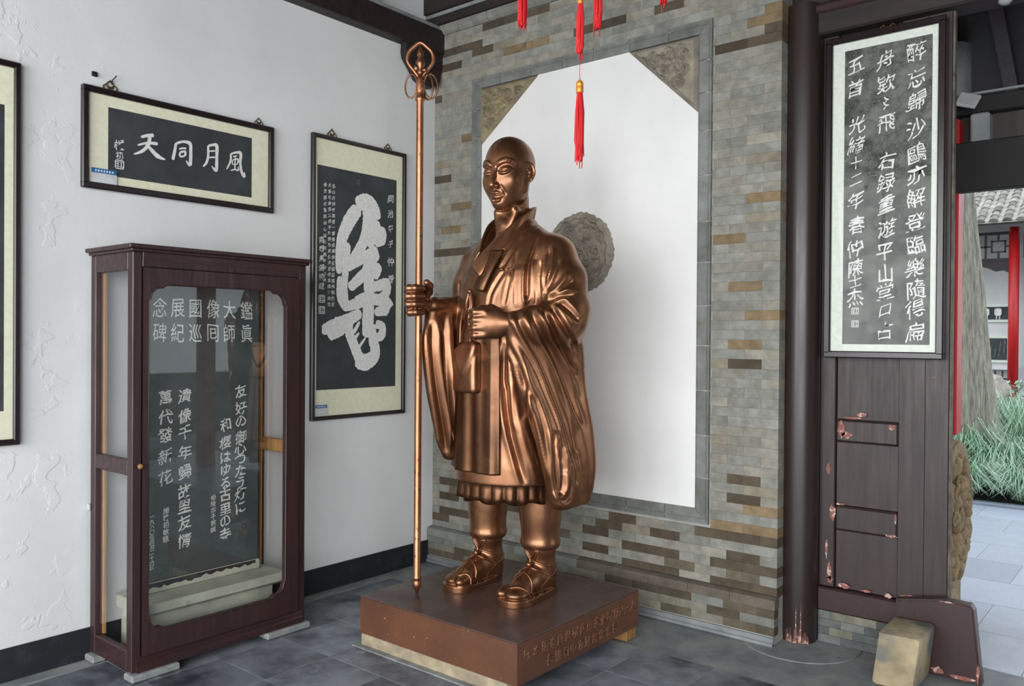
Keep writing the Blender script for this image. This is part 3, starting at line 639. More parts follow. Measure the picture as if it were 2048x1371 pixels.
for ci, (u, v0, v1, txt) in enumerate(((-.915, 2.545, 1.80, '名山古刹有高僧一筆書成萬象生雲起龍飛觀自在'), (-.945, 2.545, 1.80, '天風吹墨落江城字外無形意自清留得真蹟傳後世'), (-.980, 2.545, 1.95, '筆走龍蛇驚四座心隨日月照千秋山林'))):
    for k, ch in enumerate(txt): sm.append((ch, u, v0+(v1-v0)*k/(len(txt)-1), .026 if ci else .028))
for k, ch in enumerate('南蜀馬錫仲題'): sm.append((ch, -1.005, 2.20-.058*k, .044))
put_text(glyphs(sm, bold=.004, shear=.2, wob=.08, seed=9), 'small_inscription', 'x', Z_, 'ink', t)['kind'] = 'stuff'
for z_ in (1.832, 1.762): g = G(); seal(g, 'x', Z_, -1.002, z_, .048); g.build('seal_print', 'ink', t)
g = G(); seal(g, 'x', Z_, -.714, 2.600, .03); g.build('seal_print', 'rub2', t)
sticker(-1.008, 1.140, .088, .060, t)
hanger('x', .002, -.925, 2.851, .055, t); hanger('x', .002, -.455, 2.851, .05, t)
# 3: the frame cut by the left edge of the view
t, rb = picture('framed_calligraphy', 'x', .002, -3.50, -2.724, 1.088, 2.846, .028, None, (-3.41, -2.790, 1.246, 2.643), 'mat_cream', 'rub', 'tall framed dark rubbing cut off by the left edge of the photo')
put_text(glyphs([('清', -3.1, 2.35, .3), ('風', -3.1, 1.95, .3), ('明', -3.1, 1.55, .3)], bold=.02, seed=11, each=True), 'lettering', 'x', Z_, 'ink', t)
# 4: the white-mounted calligraphy on the partition
t, rb = picture('framed_calligraphy', 'y', .190, 2.722, 3.290, 1.508, 3.160, .034, None, (2.815, 3.228, 1.578, 3.084), 'mat_white', 'rub2', 'tall framed calligraphy of three white columns on the dark partition at right', depth=.06, sgn=-1)
for o in list(t.children):
    if o.name.startswith(('mount', 'rubbing')): o.data.transform(Matrix.Translation((0, -.030, 0)))
    if o.name.startswith('pane'): o.data.transform(Matrix.Translation((0, -.030, 0)))
YP = .1445
R_ = [(3.156, 3.014), (3.157, 2.886), (3.158, 2.772), (3.157, 2.635), (3.162, 2.513), (3.161, 2.412), (3.161, 2.298), (3.160, 2.179), (3.162, 2.07), (3.161, 1.955), (3.166, 1.849), (3.163, 1.753), (3.162, 1.640)]
M_ = [(3.014, 3.003), (3.017, 2.882), (3.018, 2.790), (3.022, 2.685), (3.023, 2.494), (3.021, 2.388), (3.024, 2.278), (3.028, 2.160), (3.02, 2.043), (3.024, 1.932), (3.023, 1.843), (3.023, 1.748), (3.026, 1.650)]
L_ = [(2.871, 3.001), (2.868, 2.885), (2.880, 2.699), (2.876, 2.595), (2.876, 2.506), (2.877, 2.418), (2.876, 2.313), (2.884, 2.185), (2.873, 2.069), (2.880, 1.968), (2.878, 1.901), (2.878, 1.814)]
it = col_items('醉忘歸沙鷗亦解登臨樂隨得扁', R_, .098)+col_items('舟欵〻飛右録重遊平山堂口占', M_, .095)+col_items('五首光緒十二年春仲陳士杰', L_, .092)
for k, q in enumerate(it):
    if q[0] in '〻十二士口': it[k] = (q[0], q[1], q[2], q[3]*.75)
put_text(glyphs(it, bold=.003, shear=.24, wob=.07, seed=21, squeeze=.93, each=True), 'lettering', 'y', YP, 'ink', t)
for z_ in (1.747, 1.682): g = G(); seal(g, 'y', YP, 2.878, z_, .035); g.build('seal_print', 'ink', t)
hanger('y', .19, 3.012, 3.158, .06, t, -1)
# ================================================================ display case with the slate tablet
t = thing('display_case', (.25, -1.92, 0), 'dark maroon glazed wooden display case standing against the white wall', 'cabinet')
X0, X1, Y0, Y1, ZB, ZT = .02, .45, -2.405, -1.440, .035, 1.985
for (xa, ya) in ((X0, Y0), (X0, Y1-.05), (X1-.055, Y0), (X1-.055, Y1-.045)):
    G().box(xa, xa+.05, ya, ya+.045, ZB, ZT, .004).build('corner_post', 'wood', t)
for (ya) in (Y0, Y1-.035):
    G().box(X0+.05, X1-.055, ya, ya+.035, 1.90, ZT, .003).build('side_rail', 'woodh', t)
    G().box(X0+.05, X1-.055, ya, ya+.035, .945, 1.018, .006).build('side_rail', 'woodh' if ya == Y0 else 'raw', t)
    G().box(X0+.05, X1-.055, ya, ya+.035, ZB, .13, .006).build('side_rail', 'woodh', t)
    for (a, b) in ((1.018, 1.90), (.13, .945)): G().sheet('y', ya+.016, X0+.05, X1-.055, a, b).build('side_pane', 'glass', t)
    yy = ya+.036 if ya == Y0 else ya-.012
    G().box(X0+.052, X0+.072, yy, yy+.011, .13, 1.90).build('inner_batten', 'raw', t)
G().box(X0+.002, X0+.05, Y1-.062, Y1-.0505, .13, 1.9).build('inner_batten', 'raw', t)
G().box(X0, X1, Y0+.045, Y1-.045, 1.945, ZT, .003).build('top_rail', 'woodh', t)
# cornice: stepped slab
G().box(X0-.005, X1+.025, Y0-.028, Y1+.022, 1.998, 2.018, .004).box(X0, X1+.012, Y0-.014, Y1+.01, 1.984, 1.999, .004).build('cornice', 'wood', t)
# front: head board, plinth board, mouldings
G().box(X1-.03, X1-.001, Y0+.045, Y1-.045, 1.915, 1.99, .003).build('head_board', 'wood', t)
G().prism([(X1-.05, ZB), (X1+.012, ZB), (X1+.012, .062), (X1+.002, .07), (X1+.004, .085), (X1-.008, .10), (X1-.05, .10)], 'y', Y0+.02, Y1-.02).build('plinth_moulding', 'woodh', t)
# door with notched opening
dy0, dy1, dz0, dz1 = Y0+.05, Y1-.05, .104, 1.912; oy0, oy1, oz0, oz1 = -2.332, -1.572, .205, 1.838
def notch(cy, cz, sy, sz, r=.052, s_=.015):
    """rounded corner with a small shoulder, walked from the vertical side to the horizontal side"""
    P = [(cy, cz+sz*(r+s_)), (cy, cz+sz*r)]
    P = [(cy+sy*0, cz+sz*(r+2*s_)), (cy+sy*s_*.6, cz+sz*(r+s_))]
    for k in range(1, 7): a = k*math.pi/14; P.append((cy+sy*(s_*.6+r*(1-math.cos(a))), cz+sz*(r+s_-r*math.sin(a))))
    P += [(cy+sy*(s_*1.6+r*.8), cz+sz*s_*1.2), (cy+sy*(s_*2.4+r), cz)]
    return P
hole = notch(oy0, oz0, 1, 1)+notch(oy1, oz0, -1, 1)[::-1]+notch(oy1, oz1, -1, -1)+notch(oy0, oz1, 1, -1)[::-1]
G().plate([(dy0, dz0), (dy1, dz0), (dy1, dz1), (dy0, dz1)], hole, 'x', X1-.026, X1+.006).build('door', 'wood', t)
dr = [o for o in t.children if o.name.startswith('door')][0]
g = G(); g.tube([(X1+.006, y, z) for y, z in hole], .0035, 6, closed=True); g.build('door_beading', 'wood', dr, True)
G().sheet('x', X1-.012, oy0-.02, oy1+.02, oz0-.02, oz1+.02).build('door_pane', 'glass', dr)
g = G(); g.sph((X1+.016, -2.376, .992), .013).tube([(X1, -2.376, .992), (X1+.012, -2.376, .992)], .007, 8); g.build('knob', 'raw', dr, True)
for k, z in enumerate((1.66, .4)): G().box(X1+.004, X1+.009, Y1-.056, Y1-.046, z-.03, z+.03, .001).build('hinge', 'iron', dr)
g = G(); g.box(X0-.012, X0+.01, Y0-.012, Y0, .735, .765, .003).build('latch', 'white', t)
for (a, b, c, d) in ((X1-.05, X1+.035, Y0-.015, Y0+.22), (X1-.05, X1+.035, Y1-.26, Y1+.012), (X0, X0+.09, Y0-.025, Y0+.04)):
    G().box(a, b, c, d, .002, .034, .006).build('batten_foot', 'skid', t)
G().box(X0+.02, X1-.02, Y0+.05, Y1-.05, .034, .042).build('floor_board', 'raw', t)
# tablet
t = thing('stone_tablet', (.16, -1.89, .045), 'engraved dark slate tablet on pale marble steps inside the glass case', 'tablet')
G().box(.11, .20, -2.235, -1.572, .362, 1.93, .004).build('slab', 'stele', t)
G().box(.10, .212, -2.245, -1.564, .306, .360, .008).build('slab_footing', 'base', t, label='pale marble strip with dark blotches')
g = G(); rr = random.Random(4)
P = []
for k in range(40): y = -2.24+k*.0165; P.append((y, .361-.012-.016*abs(math.sin(k*.9))*rr.uniform(.3, 1)-(.008 if k < 20 else 0)))
for a, b in zip(P, P[1:]):
    V = [g.b.verts.new(q) for q in ((.2125, a[0], .3595), (.2125, b[0], .3595), (.2125, b[0], b[1]), (.2125, a[0], a[1]))]; g.b.faces.new(V)
g.build('ink_stain', 'black', t)
G().prism([(.06, .243), (.345, .243), (.372, .262), (.372, .300), (.366, .305), (.06, .305)], 'y', -2.30, -1.505, .004).build('upper_step', 'base', t)
G().box(.06, .325, -2.27, -1.560, .045, .242, .005).build('lower_step', 'base', t)
XS = .2006
TR = [-2.147, -2.052, -1.955, -1.854, -1.757, -1.652]
it = [(c, u, 1.738, .088, 0) for c, u in zip('念展國像大鑑', TR)]+[(c, u, 1.611, .085, 0) for c, u in zip('碑紀巡囘師眞', TR)]
def tall(b, k, groups):
    return b
bl = glyphs(it, bold=.0, shear=0, wob=.03, seed=31, squeeze=.90, each=True)
for v in [v for b in bl for v in b.verts]:     # seal script: taller letters
    c = 1.738 if v.co.y > 1.675 else 1.611; v.co.y = c+(v.co.y-c)*1.22
put_text(bl, 'seal_script_heading', 'x', XS, 'chalk', t)
cA = [(-1.685, z) for z in (1.297, 1.205, 1.130, 1.054, .984, .923, .863, .799, .735, .662)]
cB = [(-1.777, z) for z in (1.119, 1.024, .946, .879, .807, .745, .666, .603, .530)]
cC = [(-2.010, z) for z in (1.284, 1.185, 1.097, .995, .895, .796, .717, .633, .540)]
cD = [(-2.115, z) for z in (1.284, 1.184, 1.094, .985, .877)]
it = col_items('友好の御心つたう灯に', cA, .074)+col_items('和樱はゆる古里の寺', cB, .072)+col_items('遺像千年歸故里友情', cC, .078)+col_items('萬代發新花', cD, .078)
put_text(glyphs(it, bold=.010, shear=.16, wob=.06, seed=33, each=True), 'engraved_lines', 'x', XS, 'chalk', t)
it = [(c, -1.847, .739-.034*k, .032) for k, c in enumerate('裕陵宗子敬誠')]+[(c, -2.110, .709-.036*k, .034) for k, c in enumerate('趙樸初敬題')]+[(c, -2.183, .690-.0255*k, .027) for k, c in enumerate('一九八〇年四月二十六日')]
put_text(glyphs(it, bold=.004, shear=.16, wob=.06, seed=34), 'small_engraved_lines', 'x', XS, 'chalk', t)['kind'] = 'stuff'
# ================================================================ pedestal
t = thing('statue_pedestal', (1.415, -.905, 0), 'brown painted square pedestal with engraved side carrying the bronze statue', 'pedestal')
MT['ped'] = mat('brown_pedestal_paint', (108, 70, 48), .42, rgb2=(88, 55, 40), scale=3, detail=9, bump=.15, bscale=30, bdist=.001, rvar=.08, third=((150, 140, 130), 55, .70, .76))
MT['pedtop'] = mat('dark_brown_pedestal_top', (92, 70, 64), .34, rgb2=(74, 56, 52), scale=5, detail=9, bump=.12, bscale=18, bdist=.001, rvar=.1)
PX0, PX1, PY0, PY1, PZ = .893, 1.938, -1.422, -.393, .2594
G().box(PX0, PX1, PY0, PY1, .066, .252).build('body', 'ped', t)
G().box(PX0, PX1, PY0, PY1, .2522, PZ, .003, 2).build('top_plate', 'pedtop', t)
G().box(PX0+.004, PX1-.06, PY0+.002, PY0+.09, .002, .064, .004).build('timber_bearer', 'pale', t)
G().box(PX0+.02, PX1-.01, PY1-.10, PY1-.005, .002, .064, .004).build('timber_bearer', 'raw', t)
G().box(PX0-.03, PX1-.1, PY0-.035, PY0+.004, .0, .008, .003).build('mortar_smear', 'skid', t)
it = [(c, -1.355+.0603*k if k < 13 else -1.355+.0603*13+(k-13)*.053, .190, .057, 0) for k, c in enumerate('日本國奈良縣桜井山宗鄭明行年七二一')]
it = [(c, u, .190, .055, 0) for c, u in zip('日本国奈良県桜井山宗聖司了万行一人', (-1.355, -1.285, -1.219, -1.157, -1.100, -1.038, -.980, -.919, -.858, -.794, -.734, -.680, -.631, -.593, -.543, -.492, -.455))]
it += [(c, u, .117, .055, 0) for c, u in zip('長照日中友好各會會長', (-1.182, -1.116, -1.052, -.995, -.930, -.873, -.812, -.750, -.685, -.627))]
b = glyphs(it, bold=.004, shear=0, wob=.03, seed=41)
r = bmesh.ops.extrude_face_region(b, geom=b.faces[:])
for v in r['geom']:
    if isinstance(v, bmesh.types.BMVert): v.co.z += .003
for v in b.verts: v.co = (PX1-.0005+v.co.z, v.co.x, v.co.y)
me = bpy.data.meshes.new('raised_lettering'); b.normal_update(); b.to_mesh(me); b.free()
MT['letters'] = mat('worn_raised_letters', (138, 96, 66), .4, rgb2=(108, 70, 48), scale=40)
link('raised_lettering', me, 'letters', t)['kind'] = 'stuff'
# ================================================================ red lantern tassels
lt = thing('palace_lantern', (2.52, -1.75, 2.92), 'red framed hanging lantern above the view that carries the tassels', 'lantern')
g = G(); C0 = (2.52, -1.75)
hexp = lambda r, z: [(C0[0]+r*math.cos(k*math.pi/3+.3), C0[1]+r*math.sin(k*math.pi/3+.3), z) for k in range(6)]
for r, z in ((.20, 2.96), (.24, 3.28), (.16, 3.36)): g.tube(hexp(r, z), .012, 6, closed=True)
for k in range(6): g.tube([hexp(.20, 2.96)[k], hexp(.24, 3.28)[k], hexp(.33, 3.40)[k]], .009, 6)
g.build('lantern_frame', 'redpaint', lt)
for k in range(6):
    a, b_ = hexp(.198, 2.97), hexp(.236, 3.27); gg = G(); V = [gg.b.verts.new(p) for p in (a[k], a[(k+1) % 6], b_[(k+1) % 6], b_[k])]; gg.b.faces.new(V); gg.build('lantern_panel', 'paper', lt)
g = G(); g.tube([(C0[0], C0[1], 2.955), (C0[0], C0[1], 4.95)], .006, 6); g.tube([(C0[0]-.2, C0[1], 2.96), (C0[0]+.2, C0[1], 2.96)], .006, 6); g.build('hanging_rod', 'iron', lt)
def strands(g, x, y, z0, z1, r, n, seed, ragged=.05):
    rr = random.Random(seed)
    for k in range(n):
        a = rr.uniform(0, 6.28); q = r*math.sqrt(rr.uniform(.05, 1)); e = z1+rr.random()**1.5*ragged
        if k < 4: e = z1-rr.uniform(.0, .03)
        dx, dy = q*math.cos(a), q*math.sin(a); w1 = rr.uniform(-.003, .003)
        g.tube([(x+dx*.55, y+dy*.55, z0), (x+dx*1.0, y+dy*1.0, z0-(z0-z1)*.3), (x+dx*1.05+w1, y+dy*1.05, z0-(z0-z1)*.7), (x+dx*.9-w1, y+dy*.9, e)], .0020, 4)
TS = [((2.327, -1.903), 2.712, 'left end red tassel, its top out of the frame'), ((2.538, -1.73), 2.708, 'red tassel just right of the long two-tier tassel'), ((2.722, -1.58), 2.800, 'rightmost red tassel tip at the top edge, over the brick wall')]
for k, ((x, y), zb, lab) in enumerate(TS):
    t = thing('silk_tassel', (x, y, 2.9), lab, 'tassel', 'red lantern tassels')
    g = G(); strands(g, x, y, 2.93 if k < 2 else 2.93, zb+.01, .0155, 64, 50+k, .03); o = g.build('silk_strands', 'red', t); o['kind'] = 'stuff'
    g = G(); g.lathe(x, y, [(.004, 2.965), (.013, 2.955), (.014, 2.93), (.012, 2.925)][::-1], 14); g.build('gold_cap', 'gold', t, True)
x, y = 2.490, -1.771
t = thing('silk_tassel', (x, y, 2.9), 'long two-tier red tassel with a gold cap hanging beside the statue head', 'tassel', 'red lantern tassels')
g = G(); strands(g, x, y, 2.812, 2.628, .0135, 60, 60, .03); g.build('silk_strands', 'red', t)['kind'] = 'stuff'
g = G(); strands(g, x, y, 2.492, 2.236, .0160, 85, 61, .07); g.build('silk_strands', 'red', t)['kind'] = 'stuff'
g = G(); g.tube([(x, y, 2.96), (x, y, 2.52)], .0012, 5); g.build('cord', 'red', t)
g = G(); g.lathe(x, y, [(.0125, 2.486), (.0135, 2.490), (.0135, 2.508), (.0125, 2.511), (.0135, 2.513), (.013, 2.521), (.009, 2.529), (.002, 2.532)], 16); g.build('gold_cap', 'gold', t, True)
g = G(); g.lathe(x, y, [(.010, 2.806), (.011, 2.812), (.010, 2.835), (.003, 2.845)], 16); g.build('gold_cap', 'gold', t, True)
g = G(); g.sph((x, y, 2.537), .0045); g.build('bead', 'base', t, True)
# ================================================================ outside, beyond the doorway
MT['pave'] = mat('light_paving', (184, 192, 206), .30, rgb2=(164, 172, 188), scale=4, detail=9, obj=True, bump=.2, bscale=14, bdist=.002, rvar=.1)
MT['soil'] = mat('dark_soil', (62, 58, 50), .95, rgb2=(44, 42, 36), scale=9)
MT['leaf'] = mat('grass_blade', (112, 150, 118), .5, rgb2=(176, 198, 176), scale=3, lo=.35, hi=.7)
MT['bark'] = mat('cedar_bark', (176, 172, 156), .95, rgb2=(112, 108, 98), scale=6, stretch=(14, 14, .8), bump=1, bscale=9, bdist=.02)
MT['rooft'] = mat('grey_roof_tile', (176, 172, 162), .8, rgb2=(128, 126, 120), scale=9, obj=True)
MT['rock'] = mat('garden_rock', (176, 164, 156), .9, rgb2=(128, 122, 118), scale=5, bump=1, bscale=7, bdist=.03)
MT['drum'] = mat('carved_sandstone', (146, 124, 88), .8, rgb2=(104, 88, 62), scale=9, detail=9, bump=.6, bscale=40, bdist=.004)
gr = struct(G().box(-25, 30, .35, 40, -.10, -.006).build('ground', 'soil'))
pv = struct(G().box(.3, 9.2, .35, 4.9, -.02, -.003).build('courtyard_paving', 'grout'))
for i in range(12):
    for j in range(8):
        x = .6+i*.6+(.3 if j % 2 else 0); y = .36+j*.565
        if x > 6.6: continue
        o = bpy.data.objects.new('paving_stone', brick_mesh(.598, .012, .56, 'paving_stone', 'pave')); COL.objects.link(o); o.parent = pv; o.location = (x, y, -.0085); o.color = (*s2l((random.uniform(225, 250),)*3), 1)
for k in range(10): 
    q = G().box(.7+k*.62, 1.315+k*.62, 4.89, 5.0, -.01, .03, .006).build('kerb_stone', 'pave', pv); q.color = (.6, .62, .64, 1)
struct(G().box(-20, 30, -30, -6.6, -.1, -.006).build('ground_front', 'screed'))
# grass clumps
GB = G()
def clump(x, y, R, H, n, seed, label):
    rr = random.Random(seed); g = GB
    for k in range(n):
        a = rr.uniform(0, 6.283); q0 = R*.25*math.sqrt(rr.random()); L_ = R*rr.uniform(.55, 1.1); h = H*rr.uniform(.7, 1.1)*(1.15-L_/R*.35)
        bx, by = x+q0*math.cos(a), y+q0*math.sin(a); w_ = rr.uniform(.005, .009)
        sx, sy = -math.sin(a)*w_, math.cos(a)*w_; prev = None
        tw = rr.uniform(-.5, .5)
        for s_ in range(5):
            u = s_/4; px = bx+math.cos(a+tw*u)*L_*u; py = by+math.sin(a+tw*u)*L_*u; pz = h*(1-(1-min(1, u*1.9))**2)-h*.85*max(0, u-.4)**1.4*1.3
            pz = max(pz, .01); f_ = 1-u*.85
            cur = (g.b.verts.new((px-sx*f_, py-sy*f_, pz)), g.b.verts.new((px+sx*f_, py+sy*f_, pz)))
            if prev: g.b.faces.new((prev[0], prev[1], cur[1], cur[0]))
            prev = cur
k = 0
for (x, y, R, H) in ((2.35, 5.35, .62, .42), (2.95, 5.45, .6, .40), (3.5, 5.5, .6, .42), (1.9, 5.7, .6, .5), (2.6, 6.1, .75, .62), (2.15, 6.3, .7, .78), (3.15, 6.3, .75, .6), (2.75, 7.2, .9, .95), (3.3, 7.4, .8, .8), (2.35, 7.4, .7, .8), (3.9, 6.2, .8, .6), (1.5, 6.3, .7, .6), (2.55, 8.3, .8, 1.0), (4.6, 5.6, .7, .5)):
    clump(x, y, R, H, 420, 100+k, 'arching blue-green ornamental grass in the bed beyond the pale paving'); k += 1
tag(GB.build('grass_bed', 'leaf'), 'bed of arching blue-green ornamental grass beyond the pale paving', 'grass', None, 'stuff')
# tree
t = thing('cedar_tree', (2.33, 6.55, 0), 'old leaning tree trunk with furrowed grey bark beyond the doorway', 'tree')
g = G(); rings = []
for i in range(34):
    z = i*.22; u = z/7.0; r = .235*(1-.72*min(1, z/3.6)**.7)*(1 if z < 3.4 else 1-.3*(z-3.4)/4)+.02; cx = 2.34-.055*z*.95; cy = 6.55-.02*z
    ring = []
    for j in range(30):
        a = 2*math.pi*j/30; q = r*(1+.10*math.sin(a*7+z*1.1)+.05*math.sin(a*13-z*1.7)+.03*rng.standard_normal()); ring.append(g.b.verts.new((cx+q*math.cos(a), cy+q*math.sin(a), z)))
    rings.append(ring)
for A, B_ in zip(rings, rings[1:]):
    for j in range(30): g.b.faces.new((A[j], A[(j+1) % 30], B_[(j+1) % 30], B_[j]))
g.build('trunk', 'bark', t, True)
g = G(); rr = random.Random(77)
for k in range(1400):
    a = rr.uniform(0, 6.28); q = 1.9*math.sqrt(rr.random()); z = 6.3+rr.uniform(-1, 1.4); c = Vector((1.95+q*math.cos(a), 6.4+q*math.sin(a), z)); n = Vector((rr.gauss(0, 1), rr.gauss(0, 1), rr.gauss(0, 1))).normalized(); e = n.orthogonal()*.10; f_ = n.cross(e)
    V = [g.b.verts.new(c+p) for p in (e, f_*.6, -e, -f_*.6)]; g.b.faces.new(V)
g.build('foliage', 'leaf', t)['kind'] = 'stuff'
# rocks
for k, (x, y, s_, lab) in enumerate(((2.03, 8.85, .42, 'pale craggy garden rock behind the grass beside the trunk'), (2.75, 9.3, .30, 'smaller pale garden rock right of the craggy one'), (1.1, 9.5, .36, 'pale garden rock hidden partly behind the trunk'))):
    g = G(); bmesh.ops.create_icosphere(g.b, subdivisions=3, radius=1)
    for v in g.b.verts:
        n = v.co.copy(); q = 1+.18*math.sin(n.x*5+k)+.15*math.sin(n.y*7+n.z*4)+.12*math.sin(n.z*9+n.x*6); v.co = Vector((x+n.x*s_*q, y+n.y*s_*q, .42+n.z*s_*1.5*q))
    tag(g.build('garden_rock', 'rock', None, 'auto'), lab, 'rock')
# red flowers/shrub
rr = random.Random(5)
for k, (x, y, lab) in enumerate(((2.62, 8.75, 'low leafy shrub with red berries right of the garden rock'), (2.1, 9.9, 'low green shrub in front of the far dark lattice'))):
    t = thing('shrub', (x, y, 0), lab, 'shrub'); g = G(); h_ = G()
    for q in range(260):
        a = rr.uniform(0, 6.28); r_ = .38*rr.random()**.5; z = rr.uniform(.25, 1.0); c = Vector((x+r_*math.cos(a), y+r_*math.sin(a), z)); n = Vector((rr.gauss(0, 1), rr.gauss(0, 1), 1.2)).normalized(); e = n.orthogonal()*.035; f_ = n.cross(e)
        V = [g.b.verts.new(c+p) for p in (e, f_*.5, -e, -f_*.5)]; g.b.faces.new(V)
        if q % 9 == 0 and k == 0: h_.sph(c+Vector((0, 0, .03)), .022, 1)
    g.build('leaves', 'leaf', t)['kind'] = 'stuff'
    if k == 0: h_.build('red_berries', 'redpaint', t)['kind'] = 'stuff'
# far gallery: white wall, red columns, lattice frieze, tiled roof
MT['farwall'] = mat('far_white_wall', (214, 214, 212), .9, rgb2=(204, 204, 204), scale=2)
t = thing('garden_gallery', (1, 17, 0), 'far white-walled gallery with red column and grey tiled roof across the garden', 'building')
G().box(-6, 7, 17.0, 17.2, 0, 4.6).build('white_wall', 'farwall', t)
G().box(-6, 7, 15.9, 17.0, 0, .30).build('floor_slab', 'pave', t)
for x in (-2.7, 1.29, 5.4): G().lathe(x, 16.0, [(.10, .3), (.10, 4.0)], 16).build('red_post', 'redpaint', t, True)
MT['plum'] = mat('plum_shutter', (62, 44, 58), .6)
G().box(1.52, 1.75, 16.6, 16.68, .3, 3.9).build('dark_shutter', 'plum', t); G().box(1.76, 2.6, 16.6, 16.68, .3, 3.9).build('dark_shutter', 'plum', t)
z0, z1 = 3.36, 3.86
for (a, b) in ((-2.6, 1.24), (1.48, 5.3)):
    G().box(a, b, 15.97, 16.03, z0-.06, z0).build('frieze_rail', 'dark', t); G().box(a, b, 15.97, 16.03, z1, z1+.06).build('frieze_rail', 'dark', t)
    n = int((b-a)/.48); s_ = (b-a)/n
    for k in range(n):
        x = a+k*s_; g = G(); q = .018
        g.box(x-q, x+q, 15.98, 16.02, z0, z1); g.box(x+.10, x+s_-.10, 15.98, 16.02, z0+.12, z0+.15); g.box(x+.10, x+s_-.10, 15.98, 16.02, z1-.15, z1-.12); g.box(x+.10, x+.13, 15.98, 16.02, z0+.12, z1-.12); g.box(x+s_-.13, x+s_-.10, 15.98, 16.02, z0+.12, z1-.12)
        g.box(x, x+.10, 15.98, 16.02, (z0+z1)/2-q, (z0+z1)/2+q); g.box(x+s_-.10, x+s_, 15.98, 16.02, (z0+z1)/2-q, (z0+z1)/2+q); g.box(x+s_/2-q, x+s_/2+q, 15.98, 16.02, z0, z0+.12); g.box(x+s_/2-q, x+s_/2+q, 15.98, 16.02, z1-.12, z1)
        g.build('lattice_panel', 'dark', t)
G().prism([(1.24, 3.30), (1.24, 3.02), (1.1, 3.1), (.95, 3.08), (.8, 3.16), (.65, 3.2), (.55, 3.30)], 'y', 15.98, 16.02).build('carved_spandrel', 'dark', t)
# roof: boards and rows of round tiles; eave at y 15.3
sl = math.atan2(1.5, 2.6)
G().prism([(15.25, 3.98), (15.25, 4.06), (18.4, 5.9), (18.4, 5.8)], 'x', -6, 7).build('roof_board', 'dark', t)
def rt_mesh():
    g = G(); n = 6; A = []; B_ = []
    for j in range(n+1):
        a = math.pi*j/n; A.append(g.b.verts.new((.088*math.cos(a), 0, .075*math.sin(a)))); B_.append(g.b.verts.new((.070*math.cos(a), .24, .060*math.sin(a))))
    for j in range(n): g.b.faces.new((A[j], A[j+1], B_[j+1], B_[j]))
    g.b.faces.new(A); me = g.mesh('roof_tile'); me.materials.append(MT['rooft']); return me
rtm = rt_mesh(); rr = random.Random(3); cnt = 0; extra = G()
for i in range(-6, 14):
    for j in range(13):
        x = .05+i*.245; y = 15.2+j*.19; z = 4.075+(y-15.25)*(1.84/3.15)
        vis = -1 <= i <= 8
        if vis and cnt < 290:
            o = bpy.data.objects.new('roof_tile', rtm); COL.objects.link(o); o.parent = t; o.location = Vector((x+rr.uniform(-.006, .006), y, z))-ORG[t]; o.rotation_euler = (sl*.97+rr.uniform(-.02, .05), 0, 0); o.color = (*s2l((rr.uniform(170, 250),)*3), 1); cnt += 1
G().prism([(15.22, 4.02), (15.22, 4.07), (18.0, 5.69), (18.0, 5.64)], 'x', -5.9, 6.9).build('pan_tiles', 'rooft', t)
for k, (x0, x1, z0, z1, lab) in enumerate(((-.1, 1.14, 2.02, 2.42, 'dark tablet with two pale emblems high on the far white wall'), (.0, 1.10, 1.12, 1.72, 'dark framed ink picture low on the far white wall'))):
    q = thing('wall_tablet', ((x0+x1)/2, 16.95, z0), lab, 'tablet')
    G().box(x0, x1, 16.94, 16.995, z0, z1).build('tablet_border', 'mat_white', q); G().box(x0+.06, x1-.06, 16.93, 16.94, z0+.06, z1-.06).build('dark_field', 'rub', q)
    g = G()
    if k == 0:
        for xx in (.12, .62, .86): g.lathe(0, 0, [(0.001, 0), (0.001, .001)], 3); g.box(xx-.07, xx+.07, 16.925, 16.93, 2.16, 2.33, .03) ; g.box(xx-.04, xx-.02, 16.925, 16.93, 2.09, 2.16); g.box(xx+.02, xx+.04, 16.925, 16.93, 2.09, 2.16)
    else:
        for a in range(9): brush(g, 'y', 16.928-.0005*a, [(.25+.09*a, 1.22+.03*(a % 3)), (.32+.085*a, 1.30+.035*a), (.42+.07*a, 1.32+.04*a)], [.02, .012, .006], a, 4)
    g.build('pale_print', 'rub2' if k else 'ink', q)
G().box(-2.5, 1.2, 16.80, 16.99, .96, 1.06, .01).build('bench_ledge', 'farwall', t)
g = G()
for k in range(26): g.box(-2.4+k*.14, -2.37+k*.14, 16.8, 16.83, .3, .94)
for z in (.5, .75): g.box(-2.5, 1.2, 16.8, 16.83, z, z+.03)
g.build('dark_lattice', 'dark', t)
# gate: red door post, drum stone, lintel board
MT['black_timber'] = mat('black_timber', (26, 22, 22), .7, rgb2=(20, 17, 17), scale=4)
t = thing('gate_frame', (3.07, 1.2, 0), 'red gate post and wide dark lintel board beyond the doorway', 'gate')
G().box(2.94, 3.148, 1.16, 1.30, 1.045, 2.90, .008).build('red_post', 'redpaint', t)
G().box(2.6, 6.3, 1.12, 1.20, 2.462, 2.745, .006).build('lintel_board', 'black_timber', t)
G().box(2.6, 6.3, 1.22, 1.42, 2.93, 3.03, .006).build('eave_beam', 'black_timber', t)
G().box(2.6, 6.3, 1.20, 1.22, 3.035, 3.047).build('pale_strip', 'skid', t)
for k in range(5): G().box(3.2+k*.42, 3.30+k*.42, 1.18, 1.30, 2.75, 2.92, .01).build('bracket_block', 'screed', t)
G().box(3.13, 5.9, 1.30, 1.34, 2.745, 2.93).build('bracket_panel', 'panel', t)
G().lathe(3.02, 1.42, [(.14, 2.55), (.14, 3.4)], 20).build('pale_post_top', 'screed', t, True)
for x in (5.9,): G().box(x, x+.2, 1.16, 1.30, 0, 2.90).build('red_post', 'redpaint', t)
